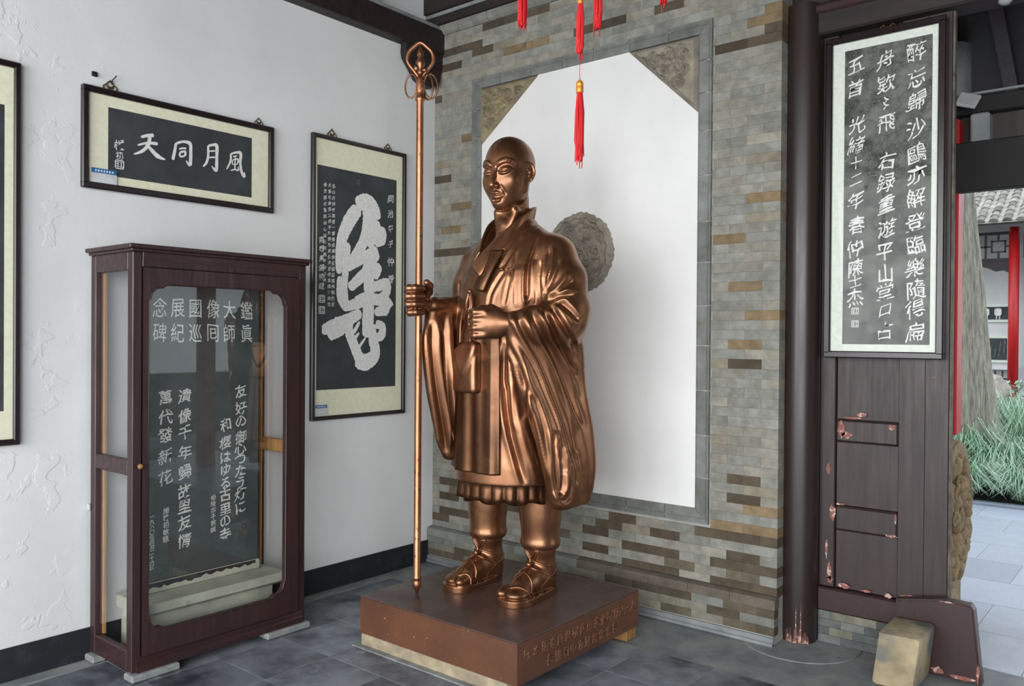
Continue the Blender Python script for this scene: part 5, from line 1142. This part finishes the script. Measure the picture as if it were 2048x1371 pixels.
# neck opening
vr.path([(.010, .03, 2.02), (.005, -.02, 1.93), (-.005, -.10, 1.84), (-.02, -.185, 1.74)], [.105, .095, .070, .022], .02, 's')
V5, Q5 = vr.nets(); V5 = relax(V5, Q5, 2, .5)
FOLDS = []
FOLDS = [
('r',0.008,0.012,[(0.157,0.019,1.928),(0.14,-0.057,1.882),(0.11,-0.113,1.825),(0.076,-0.147,1.776)]),
('g',0.007,0.01,[(0.17,0.052,1.924),(0.17,-0.055,1.865),(0.146,-0.12,1.792),(0.122,-0.155,1.731),(0.104,-0.179,1.671)]),
('g',0.005,0.008,[(0.153,-0.072,1.855),(0.139,-0.129,1.78),(0.119,-0.161,1.719),(0.102,-0.176,1.683)]),
('g',0.007,0.008,[(0.166,-0.12,1.773),(0.163,-0.157,1.682),(0.153,-0.176,1.599),(0.142,-0.19,1.493)]),
('g',0.007,0.009,[(0.127,-0.17,1.683),(0.087,-0.194,1.612),(0.06,-0.207,1.553),(0.054,-0.214,1.494)]),
('r',0.006,0.009,[(0.153,-0.164,1.67),(0.157,-0.177,1.581),(0.145,-0.189,1.487)]),
('s',0.007,0.012,[(0.169,-0.147,1.706),(0.176,-0.164,1.611),(0.182,-0.171,1.487)]),
('r',0.006,0.01,[(0.212,-0.123,1.705),(0.219,-0.137,1.61),(0.223,-0.14,1.488)]),
('g',0.012,0.009,[(0.226,-0.035,1.854),(0.232,-0.076,1.79),(0.228,-0.101,1.73),(0.23,-0.119,1.67),(0.232,-0.127,1.611),(0.234,-0.13,1.552),(0.306,-0.22,1.484)]),
('r',0.009,0.014,[(0.244,-0.09,1.73),(0.254,-0.107,1.611),(0.26,-0.103,1.506)]),
('g',0.01,0.012,[(0.289,-0.081,1.728),(0.29,-0.1,1.622),(0.309,-0.114,1.516)]),
('r',0.008,0.014,[(0.314,-0.071,1.751),(0.323,-0.103,1.632),(0.324,-0.116,1.527)]),
('g',0.011,0.011,[(0.325,-0.051,1.801),(0.328,-0.068,1.75),(0.336,-0.097,1.666),(0.329,-0.106,1.579),(0.348,-0.137,1.511)]),
('r',0.01,0.01,[(0.332,-0.048,1.798),(0.34,-0.064,1.75),(0.349,-0.092,1.678),(0.341,-0.105,1.608)]),
('g',0.01,0.01,[(0.384,-0.053,1.725),(0.375,-0.094,1.653),(0.35,-0.107,1.584),(0.337,-0.114,1.544)]),
('r',0.008,0.012,[(0.436,-0.046,1.665),(0.406,-0.091,1.601),(0.368,-0.116,1.549)]),
('g',0.009,0.01,[(0.452,-0.038,1.625),(0.421,-0.092,1.577),(0.373,-0.123,1.531)]),
('g',0.009,0.01,[(0.483,-0.032,1.555),(0.446,-0.087,1.554),(0.393,-0.121,1.531),(0.368,-0.149,1.502)]),
('g',0.006,0.008,[(-0.166,-0.101,1.776),(-0.094,-0.162,1.712),(-0.043,-0.187,1.665)]),
('g',0.006,0.008,[(-0.246,-0.065,1.758),(-0.224,-0.098,1.679),(-0.201,-0.131,1.626)]),
('s',0.01,0.016,[(-0.037,-0.185,1.677),(-0.131,-0.166,1.652),(-0.189,-0.144,1.606),(-0.25,-0.099,1.553),(-0.222,-0.134,1.495)]),
('g',0.008,0.009,[(-0.265,-0.087,1.643),(-0.269,-0.108,1.547)]),
('g',0.0162,0.0134,[(0.412,-0.138,0.896),(0.425,-0.135,0.782),(0.427,-0.126,0.674),(0.428,-0.111,0.601),(0.435,-0.098,0.587),(0.441,-0.091,0.627),(0.44,-0.091,0.707),(0.43,-0.101,0.814)]),
('s',0.0135,0.0179,[(0.448,-0.044,0.729),(0.452,-0.034,0.63),(0.446,-0.044,0.558),(0.44,-0.073,0.533),(0.426,-0.101,0.548),(0.416,-0.12,0.596)]),
('r',0.0108,0.0134,[(0.443,-0.079,0.688),(0.444,-0.073,0.616),(0.44,-0.082,0.576)]),
('r',0.0162,0.0157,[(-0.303,-0.303,1.412),(-0.304,-0.31,1.259),(-0.304,-0.285,1.095),(-0.3,-0.243,0.919),(-0.301,-0.196,0.769),(-0.298,-0.176,0.708)]),
('g',0.0189,0.0134,[(-0.272,-0.289,1.422),(-0.261,-0.289,1.259),(-0.261,-0.259,1.067),(-0.262,-0.212,0.871),(-0.272,-0.175,0.72)]),
('r',0.0162,0.0146,[(-0.26,-0.258,1.451),(-0.256,-0.252,1.288),(-0.255,-0.228,1.095),(-0.254,-0.191,0.899),(-0.254,-0.156,0.74)]),
('g',0.0203,0.0134,[(-0.255,-0.212,1.467),(-0.255,-0.203,1.307),(-0.253,-0.189,1.113),(-0.251,-0.161,0.916),(-0.249,-0.141,0.758)]),
('r',0.0162,0.0146,[(-0.243,-0.175,1.487),(-0.253,-0.156,1.307),(-0.251,-0.159,1.112),(-0.249,-0.139,0.915),(-0.24,-0.135,0.768)]),
('g',0.0149,0.0146,[(0.141,-0.192,1.311),(0.139,-0.192,1.128),(0.158,-0.188,0.945),(0.202,-0.167,0.764),(0.24,-0.139,0.605)]),
('r',0.0135,0.0202,[(0.254,-0.287,1.295),(0.179,-0.169,1.128),(0.203,-0.156,0.946),(0.237,-0.131,0.782),(0.265,-0.098,0.653),(0.271,-0.09,0.597)]),
('g',0.0162,0.0157,[(0.293,-0.27,1.207),(0.311,-0.234,1.047),(0.258,-0.092,0.853),(0.28,-0.058,0.686)]),
('r',0.0108,0.0157,[(0.324,-0.244,1.101),(0.357,-0.206,0.942),(0.375,-0.169,0.78),(0.388,-0.14,0.645)]),
('g',0.0108,0.0112,[(0.154,-0.185,1.11),(0.166,-0.183,0.945),(0.183,-0.176,0.855)]),
('g',0.009,0.014,[(0.224,-0.277,1.329),(0.26,-0.286,1.281),(0.295,-0.27,1.209),(0.324,-0.244,1.107),(0.355,-0.219,1.037),(0.381,-0.193,0.941),(0.398,-0.169,0.819),(0.409,-0.142,0.685)]),
('s',0.01,0.024,[(0.153,-0.186,1.467),(0.278,-0.297,1.402),(0.302,-0.269,1.329),(0.328,-0.23,1.252),(0.355,-0.185,1.155),(0.37,-0.164,1.086),(0.4,-0.125,0.974),(0.425,-0.096,0.861),(0.441,-0.071,0.752),(0.447,-0.061,0.67),(0.445,-0.066,0.606)]),
('r',0.006,0.014,[(0.254,-0.276,1.453),(0.298,-0.283,1.387),(0.32,-0.24,1.303),(0.345,-0.193,1.218),(0.369,-0.151,1.12),(0.39,-0.12,1.034),(0.411,-0.098,0.948),(0.43,-0.073,0.861)]),
('g',0.01,0.014,[(0.258,-0.255,1.463),(0.311,-0.273,1.39),(0.328,-0.223,1.306),(0.353,-0.172,1.215),(0.377,-0.129,1.1),(0.401,-0.098,0.999),(0.424,-0.07,0.905),(0.441,-0.046,0.811),(0.449,-0.039,0.717)]),
('r',0.01,0.02,[(0.298,-0.243,1.468),(0.353,-0.245,1.388),(0.354,-0.165,1.291),(0.377,-0.109,1.193),(0.395,-0.07,1.086),(0.421,-0.037,0.969),(0.442,-0.014,0.857)]),
('g',0.014,0.016,[(0.326,-0.223,1.48),(0.375,-0.234,1.407),(0.37,-0.139,1.311),(0.389,-0.076,1.202),(0.408,-0.024,1.09),(0.432,0.016,0.974),(0.451,0.047,0.89)]),
('r',0.014,0.017,[(0.352,-0.205,1.485),(0.401,-0.205,1.412),(0.392,-0.11,1.316),(0.402,-0.04,1.217),(0.417,0.013,1.116),(0.43,0.045,1.04)]),
('g',0.017,0.013,[(0.372,-0.192,1.48),(0.417,-0.17,1.391),(0.404,-0.082,1.306),(0.413,-0.012,1.214),(0.425,0.036,1.153)]),
('g',0.015,0.013,[(0.393,-0.147,1.494),(0.445,-0.142,1.43),(0.466,-0.097,1.36),(0.434,0.018,1.284)]),
('r',0.01,0.014,[(0.394,-0.172,1.473),(0.434,-0.152,1.406),(0.44,-0.086,1.329),(0.426,0.012,1.249)]),
('g',0.013,0.013,[(0.429,-0.118,1.513),(0.482,-0.095,1.47),(0.506,-0.062,1.421)]),
('g',0.01,0.012,[(0.348,-0.132,1.515),(0.398,-0.117,1.539),(0.45,-0.086,1.551),(0.486,-0.052,1.532)]),
('g',0.01,0.014,[(0.447,-0.028,0.785),(0.455,-0.013,0.697),(0.456,-0.008,0.61)])]

N5 = vnormals(V5, Q5)
for f_ in FOLDS: V5 = fold(V5, N5, *f_)
if FOLDS:
    V5 = relax(V5, Q5, 9, .5)
# ---- collar band, lower layers, apron
def shell(rows, cut, off, name_h=.0056, zlo=.5):
    return None
Lf = [((.010, .160, 1.990), (0, .15, 1)), ((.080, .130, 1.992), (.15, .1, 1)), ((.116, .060, 1.970), (.2, .0, 1)), ((.112, -.030, 1.915), (-.05, -.05, 1)), ((.078, -.120, 1.835), (-.4, .05, .9)), ((.025, -.183, 1.755), (-.6, .12, .75)), ((-.035, -.220, 1.675), (-.7, .12, .62))]
Rt = [((.010, .160, 1.990), (0, .15, 1)), ((-.060, .130, 1.985), (-.15, .1, 1)), ((-.100, .060, 1.955), (-.2, .0, 1)), ((-.108, -.030, 1.900), (.0, -.05, 1)), ((-.095, -.115, 1.820), (.4, .0, .9)), ((-.070, -.172, 1.745), (.55, .05, .8))]
Lf = [(tuple(a), tuple(b)) for a, b in zip(smooth_poly([p for p, _ in Lf], 5), smooth_poly([q for _, q in Lf], 5))]; Rt = [(tuple(a), tuple(b)) for a, b in zip(smooth_poly([p for p, _ in Rt], 5), smooth_poly([q for _, q in Rt], 5))]
def ribbon(P, w_, lift, thick=.012):
    g = G(); rows = []; n_ = 8
    for p, q in P:
        q = Vector(q).normalized(); p = Vector(p); nrm = Vector((p.x*.6, p.y-.06, .25)).normalized()
        rows.append([g.b.verts.new(p+q*w_*(j/n_-.5)+nrm*(lift*math.sin(math.pi*j/n_)**.6)) for j in range(n_+1)])
    for A, B_ in zip(rows, rows[1:]):
        for j in range(n_): g.b.faces.new((A[j], A[j+1], B_[j+1], B_[j]))
    bmesh.ops.recalc_face_normals(g.b, faces=g.b.faces[:]); bmesh.ops.solidify(g.b, geom=g.b.faces[:], thickness=thick); return g.mesh('collar')
def ring_mesh(name, rows, amp, n, phase, m='bronze', thick=.008, az=(0, 2*math.pi), warp=None):
    """a draped skirt wall: rows = (z, cx, cy, a, b); pleats of amp, n waves"""
    g = G(); N_ = 260; full = abs(az[1]-az[0]-2*math.pi) < 1e-6; O = []
    for (z, cx, cy, a, b, am) in rows:
        R = []
        for j in range(N_+(0 if full else 1)):
            th = az[0]+(az[1]-az[0])*j/N_; w_ = am*(abs(math.sin(th*n/2+phase+.35*math.sin(th*3)))**.7-.5)*(1+.3*math.sin(th*5)); zz = z+(warp(th) if warp and z == rows[0][0] else 0)
            R.append(g.b.verts.new((cx+(a+w_)*math.cos(th), cy+(b+w_)*math.sin(th), zz)))
        O.append(R)
    for A, B_ in zip(O, O[1:]):
        for j in range(N_ if full else N_): g.b.faces.new((A[j], A[(j+1) % len(A)], B_[(j+1) % len(A)], B_[j]))
    return g
MT['bronze'] = None
def bronze():
    m = mat('brown_bronze', (156, 108, 77), .36, metal=.9, rgb2=(112, 76, 52), scale=4, detail=8, lo=.35, hi=.7, bump=.10, bscale=26, bdist=.002, rvar=.07, third=((174, 126, 88), 9, .55, .75), coat=.3); return m
MT['bronze'] = bronze()
ST = thing('monk_statue', (1.40, -.86, PZ), 'brown bronze statue of a standing shaven-headed monk in long robes', 'statue')
LOC = Matrix.Translation((1.40, -.86, PZ))
def stat(name, me, label=None, m='bronze'):
    me.transform(LOC); o = link(name, me, m, ST); o.data.shade_smooth() if True else None
    if label: o['label'] = label
    return o
stat('body', mk_mesh('body', [(V1, Q1), (V2, Q2), (V3, Q3), (V4, Q4)]))
stat('robe', mk_mesh('robe', [(V5, Q5)]))
stat('collar', ribbon(Lf, .098, .010)); stat('collar', ribbon(Rt, .09, .007))
# pleated under-skirt
g = ring_mesh('u', [(.500, .0, .0, .270, .228, .022), (.53, .0, .0, .270, .228, .019), (.57, 0, .0, .270, .228, .012), (.62, 0, .0, .262, .222, .004)], .01, 25, 0, warp=lambda th: .007*math.sin(th*11))
bmesh.ops.solidify(g.b, geom=g.b.faces[:], thickness=.010)
stat('pleated_underskirt', g.mesh('pleated_underskirt'))
# overlapping front panel
g = G(); rows = []; NZ, NA = 60, 90
for i in range(NZ+1):
    z = .650+(1.46-.650)*i/NZ; a = float(np.interp(z, [.65, .95, 1.2, 1.46], [.290, .278, .275, .282])); b = float(np.interp(z, [.65, .95, 1.2, 1.46], [.241, .228, .222, .222])); R = []
    th1 = -math.pi/2+.50-.05*(z-.65); th0 = -math.pi-.45
    for j in range(NA+1):
        th = th0+(th1-th0)*j/NA; off = .016+.010*(1-(z-.65)/.8)*math.sin(th*9+.6)+.004*math.sin(th*21+z*3)
        off += .004*(j > NA*.93)
        if z > 1.36: off -= (z-1.36)*.2
        R.append(g.b.verts.new(((a+off)*math.cos(th), (b+off)*math.sin(th), z)))
    rows.append(R)
for A, B_ in zip(rows, rows[1:]):
    for j in range(NA): g.b.faces.new((A[j], A[j+1], B_[j+1], B_[j]))
bmesh.ops.solidify(g.b, geom=g.b.faces[:], thickness=.012); stat('front_panel', g.mesh('front_panel'))
# trouser legs gathered above the ankle
for fx, sg in FX:
    v = Vol((fx-.14, -.08, .21), (fx+.14, .22, .60), .005)
    v.loft([(.245, fx, .070, .095, .096), (.265, fx, .070, .106, .106), (.30, fx, .070, .101, .103), (.42, fx, .068, .112, .112), (.60, fx, .066, .118, .116)], .01)
    VV, QQ = v.nets(); NN = vnormals(VV, QQ)
    stat('trouser_leg', mk_mesh('trouser_leg', [(relax(VV, QQ, 2, .5), QQ)]))
# sandal straps, laid on the foot surface
from mathutils.bvhtree import BVHTree
FT = BVHTree.FromPolygons([tuple(v) for v in V1], [tuple(int(i) for i in q) for q in Q1])
def lay(pts, off):
    out = []
    for p in pts:
        h, n, _, d = FT.find_nearest(p); q = Vector(p)
        out.append(tuple(h+n*off) if d < .05 else p)
    return out
for fx, sg in FX:
    g = G(); W_ = lambda pts, r=.0055: g.tube(lay([(fx+p[0]*sg, p[1], p[2]) for p in smooth_poly(pts, 6)], .0015 if r == .0055 else .0035), r, 7)
    W_([(-.078, -.145, .038), (-.045, -.148, .086), (-.010, -.178, .086), (.045, -.150, .086), (.088, -.115, .040)])
    W_([(-.078, -.10, .038), (-.055, -.085, .095), (0, -.072, .140), (.055, -.075, .100), (.088, -.095, .040)])
    W_([(-.012, -.228, .055), (-.010, -.200, .082), (-.008, -.165, .094), (-.004, -.118, .118), (0, -.070, .142), (0, -.020, .170)], .006)
    W_([(0, -.030, .160), (.050, -.010, .150), (.072, .055, .105), (.078, .10, .060), (.075, .125, .038)])
    W_([(.086, -.045, .038), (.078, .030, .085), (.070, .095, .125), (.035, .165, .150), (0, .172, .152), (-.035, .165, .150), (-.070, .095, .125), (-.078, .030, .085), (-.082, -.045, .038)])
    W_([(0, -.030, .160), (-.050, -.010, .150), (-.072, .055, .105), (-.075, .125, .038)])
    W_([(.084, .06, .158), (.03, -.008, .178), (-.03, -.008, .178), (-.084, .06, .158)], .006)
    W_([(.010, -.020, .178), (.045, -.024, .225), (.055, -.018, .240), (.030, -.026, .238), (.005, -.026, .195)], .006)
    W_([(-.010, -.020, .178), (-.040, -.022, .215), (-.052, -.014, .238), (-.030, -.026, .232), (-.005, -.026, .190)], .006)
    W_([(0, -.022, .178), (.020, -.045, .150), (.030, -.062, .135)], .005); W_([(0, -.022, .178), (-.020, -.045, .150), (-.028, -.062, .132)], .005)
    g.sph((fx, -.030, .172), (.017, .012, .014), 2); stat('sandal_straps', g.mesh('sandal_straps'))
# short sash end lying over the collar edge, and its stitched loops
g = G(); Lp = smooth_poly([(.030, -.168, 1.785), (.006, -.186, 1.720), (-.022, -.203, 1.650), (-.038, -.214, 1.590)], 5); Rp = smooth_poly([(.108, -.146, 1.785), (.088, -.184, 1.705), (.062, -.206, 1.635), (.036, -.218, 1.572)], 5); rows = []
for i, (p, q) in enumerate(zip(Lp, Rp)):
    n_ = 8; e = 0 if i < len(Lp)-1 else .006
    rows.append([g.b.verts.new((p[0]+(q[0]-p[0])*j/n_, p[1]+(q[1]-p[1])*j/n_-.010-.012*math.sin(math.pi*j/n_), p[2]+(q[2]-p[2])*j/n_-e*math.sin(math.pi*j/n_))) for j in range(n_+1)])
for A, B_ in zip(rows, rows[1:]):
    for j in range(8): g.b.faces.new((A[j], A[j+1], B_[j+1], B_[j]))
bmesh.ops.solidify(g.b, geom=g.b.faces[:], thickness=.016); stat('sash_end', g.mesh('sash_end'))
g = G()
for P in ([(.079, -.150, 1.799), (.095, -.148, 1.793), (.112, -.142, 1.784)], [(.095, -.184, 1.690), (.108, -.186, 1.684), (.124, -.180, 1.682)], [(.143, -.170, 1.688), (.158, -.166, 1.684), (.173, -.158, 1.680)]): g.tube(P, .005, 7)
stat('sash_loops', g.mesh('sash_loops'))
# shoulder bag at the front, knot and cord
v = Vol((-.24, -.34, 1.03), (.06, -.12, 1.36), .0045)
def rbox(X, Y, Z):
    c_, s_ = math.cos(.22), math.sin(.22); x = (X+.068)*c_-(Y+.226)*s_; y = (X+.068)*s_+(Y+.226)*c_; z = Z-1.185
    w_ = .098+.10*np.clip(-z, -.15, .13)*.15; th = .034+.012*np.clip(1-((z+.04)/.14)**2, 0, 1)*np.clip(1-(x/.1)**2, 0, 1)
    qx, qy, qz = np.abs(x)-w_+.025, np.abs(y)-th+.018, np.abs(z)-.135+.025
    return (np.sqrt(np.maximum(qx, 0)**2+np.maximum(qy, 0)**2+np.maximum(qz, 0)**2)+np.minimum(np.maximum(qx, np.maximum(qy, qz)), 0)-.022).astype(f4)
v.add(rbox, (-.24, .06, -.34, -.10, 1.03, 1.36), .01)
v.add(lambda X, Y, Z: (Z-1.312-.45*(X+.075)).astype(f4)+0*X+0*Y, (-.3, .1, -.4, 0, 1.0, 1.4), .012, 'i')
VV, QQ = v.nets(); NN = vnormals(VV, QQ); VV = fold(VV, NN, 's', .010, .03, [(-.155, -.24, 1.30), (-.11, -.275, 1.18), (-.07, -.285, 1.14), (-.02, -.285, 1.19), (.02, -.27, 1.29)]); stat('shoulder_bag', mk_mesh('shoulder_bag', [(relax(VV, QQ, 1, .4), QQ)]))
g = G(); T_ = lambda pts, r: g.tube(smooth_poly(pts, 4), r, 8)
T_([(-.155, -.175, 1.50), (-.150, -.20, 1.40), (-.148, -.205, 1.30)], .007)
T_([(-.050, -.232, 1.40), (-.048, -.236, 1.34), (-.040, -.245, 1.29)], [.008]*9); T_([(-.062, -.230, 1.57), (-.072, -.238, 1.52), (-.060, -.245, 1.475), (-.045, -.240, 1.50), (-.052, -.236, 1.56)], .009)
T_([(-.052, -.232, 1.58), (-.036, -.240, 1.53), (-.034, -.246, 1.485), (-.048, -.246, 1.47)], .008); g.sph((-.055, -.236, 1.575), (.015, .012, .014), 2); g.sph((-.050, -.244, 1.472), (.016, .012, .012), 2); T_([(-.05, -.24, 1.47), (-.055, -.238, 1.43), (-.048, -.238, 1.39)], .010)
stat('tied_cord', g.mesh('tied_cord'))
# ---- staff: a thing of its own, held in the right fist
SX, SY = 1.40-.307, -.86-.352
t = thing('ringed_staff', (SX, SY, PZ), 'tall bronze ringed monk staff held upright in the statue right fist', 'staff')
MT['bronze2'] = mat('worn_copper_staff', (182, 126, 92), .36, metal=.9, rgb2=(146, 98, 72), scale=5, stretch=(3, 3, 1), bump=.1, bscale=30, bdist=.001, third=((84, 62, 52), 34, .60, .68))
z = PZ
G().lathe(SX, SY, [(.004, z+.0005), (.009, z+.004), (.010, z+.018), (.018, z+.026), (.024, z+.045), (.022, z+.062), (.017, z+.070), (.022, z+.076), (.024, z+.086), (.0185, z+.094), (.0185, 2.0), (.0190, 2.82), (.0250, 2.828), (.026, 2.842), (.020, 2.850), (.0205, 2.872), (.024, 2.90), (.018, 2.935), (.014, 2.96)], 24).build('shaft', 'bronze2', t, True)
g = G(); RP = [(0, 2.94), (-.035, 2.985), (-.066, 3.030), (-.062, 3.075), (-.035, 3.105), (0, 3.128), (.035, 3.105), (.062, 3.075), (.066, 3.030), (.035, 2.985)]
vx, vy = .773, .634
g.tube([(SX+u*vx, SY+u*vy, q) for u, q in [(p[0], p[1]) for p in smooth_poly([(a, b, 0) for a, b in RP]+[(0, 2.94, 0)], 4)][:-1]], .0095, 8, closed=True)
g.build('finial_loop', 'bronze2', t, True)
g = G(); g.lathe(SX, SY, [(.010, 2.955), (.018, 2.975), (.010, 2.990), (.022, 3.01), (.024, 3.03), (.012, 3.05), (.018, 3.065), (.012, 3.085), (.004, 3.11)], 16).sph((SX-.02*vx, SY-.02*vy, 2.995), (.018, .018, .022), 2).sph((SX+.024*vx, SY+.024*vy, 2.985), (.018, .018, .014), 2); g.build('finial_ornament', 'bronze', t, True)
for (u, zc, r, yw, tl) in ((-.040, 2.905, .058, .35, .1), (.012, 2.915, .060, .95, -.25), (.048, 2.900, .062, .55, -.1), (.062, 2.905, .060, .25, -.18)):
    g = G(); P = []
    for k in range(28):
        a = 2*math.pi*k/28; x = r*.72*math.cos(a); q = r*1.05*math.sin(a); P.append((SX+u*vx+x*math.cos(yw)*vx-.01, SY+u*vy+x*math.cos(yw)*vy-x*math.sin(yw)*.8, zc+q+x*tl))
    g.tube(P, .0048, 7, closed=True); g.build('ring', 'bronze', t, True)
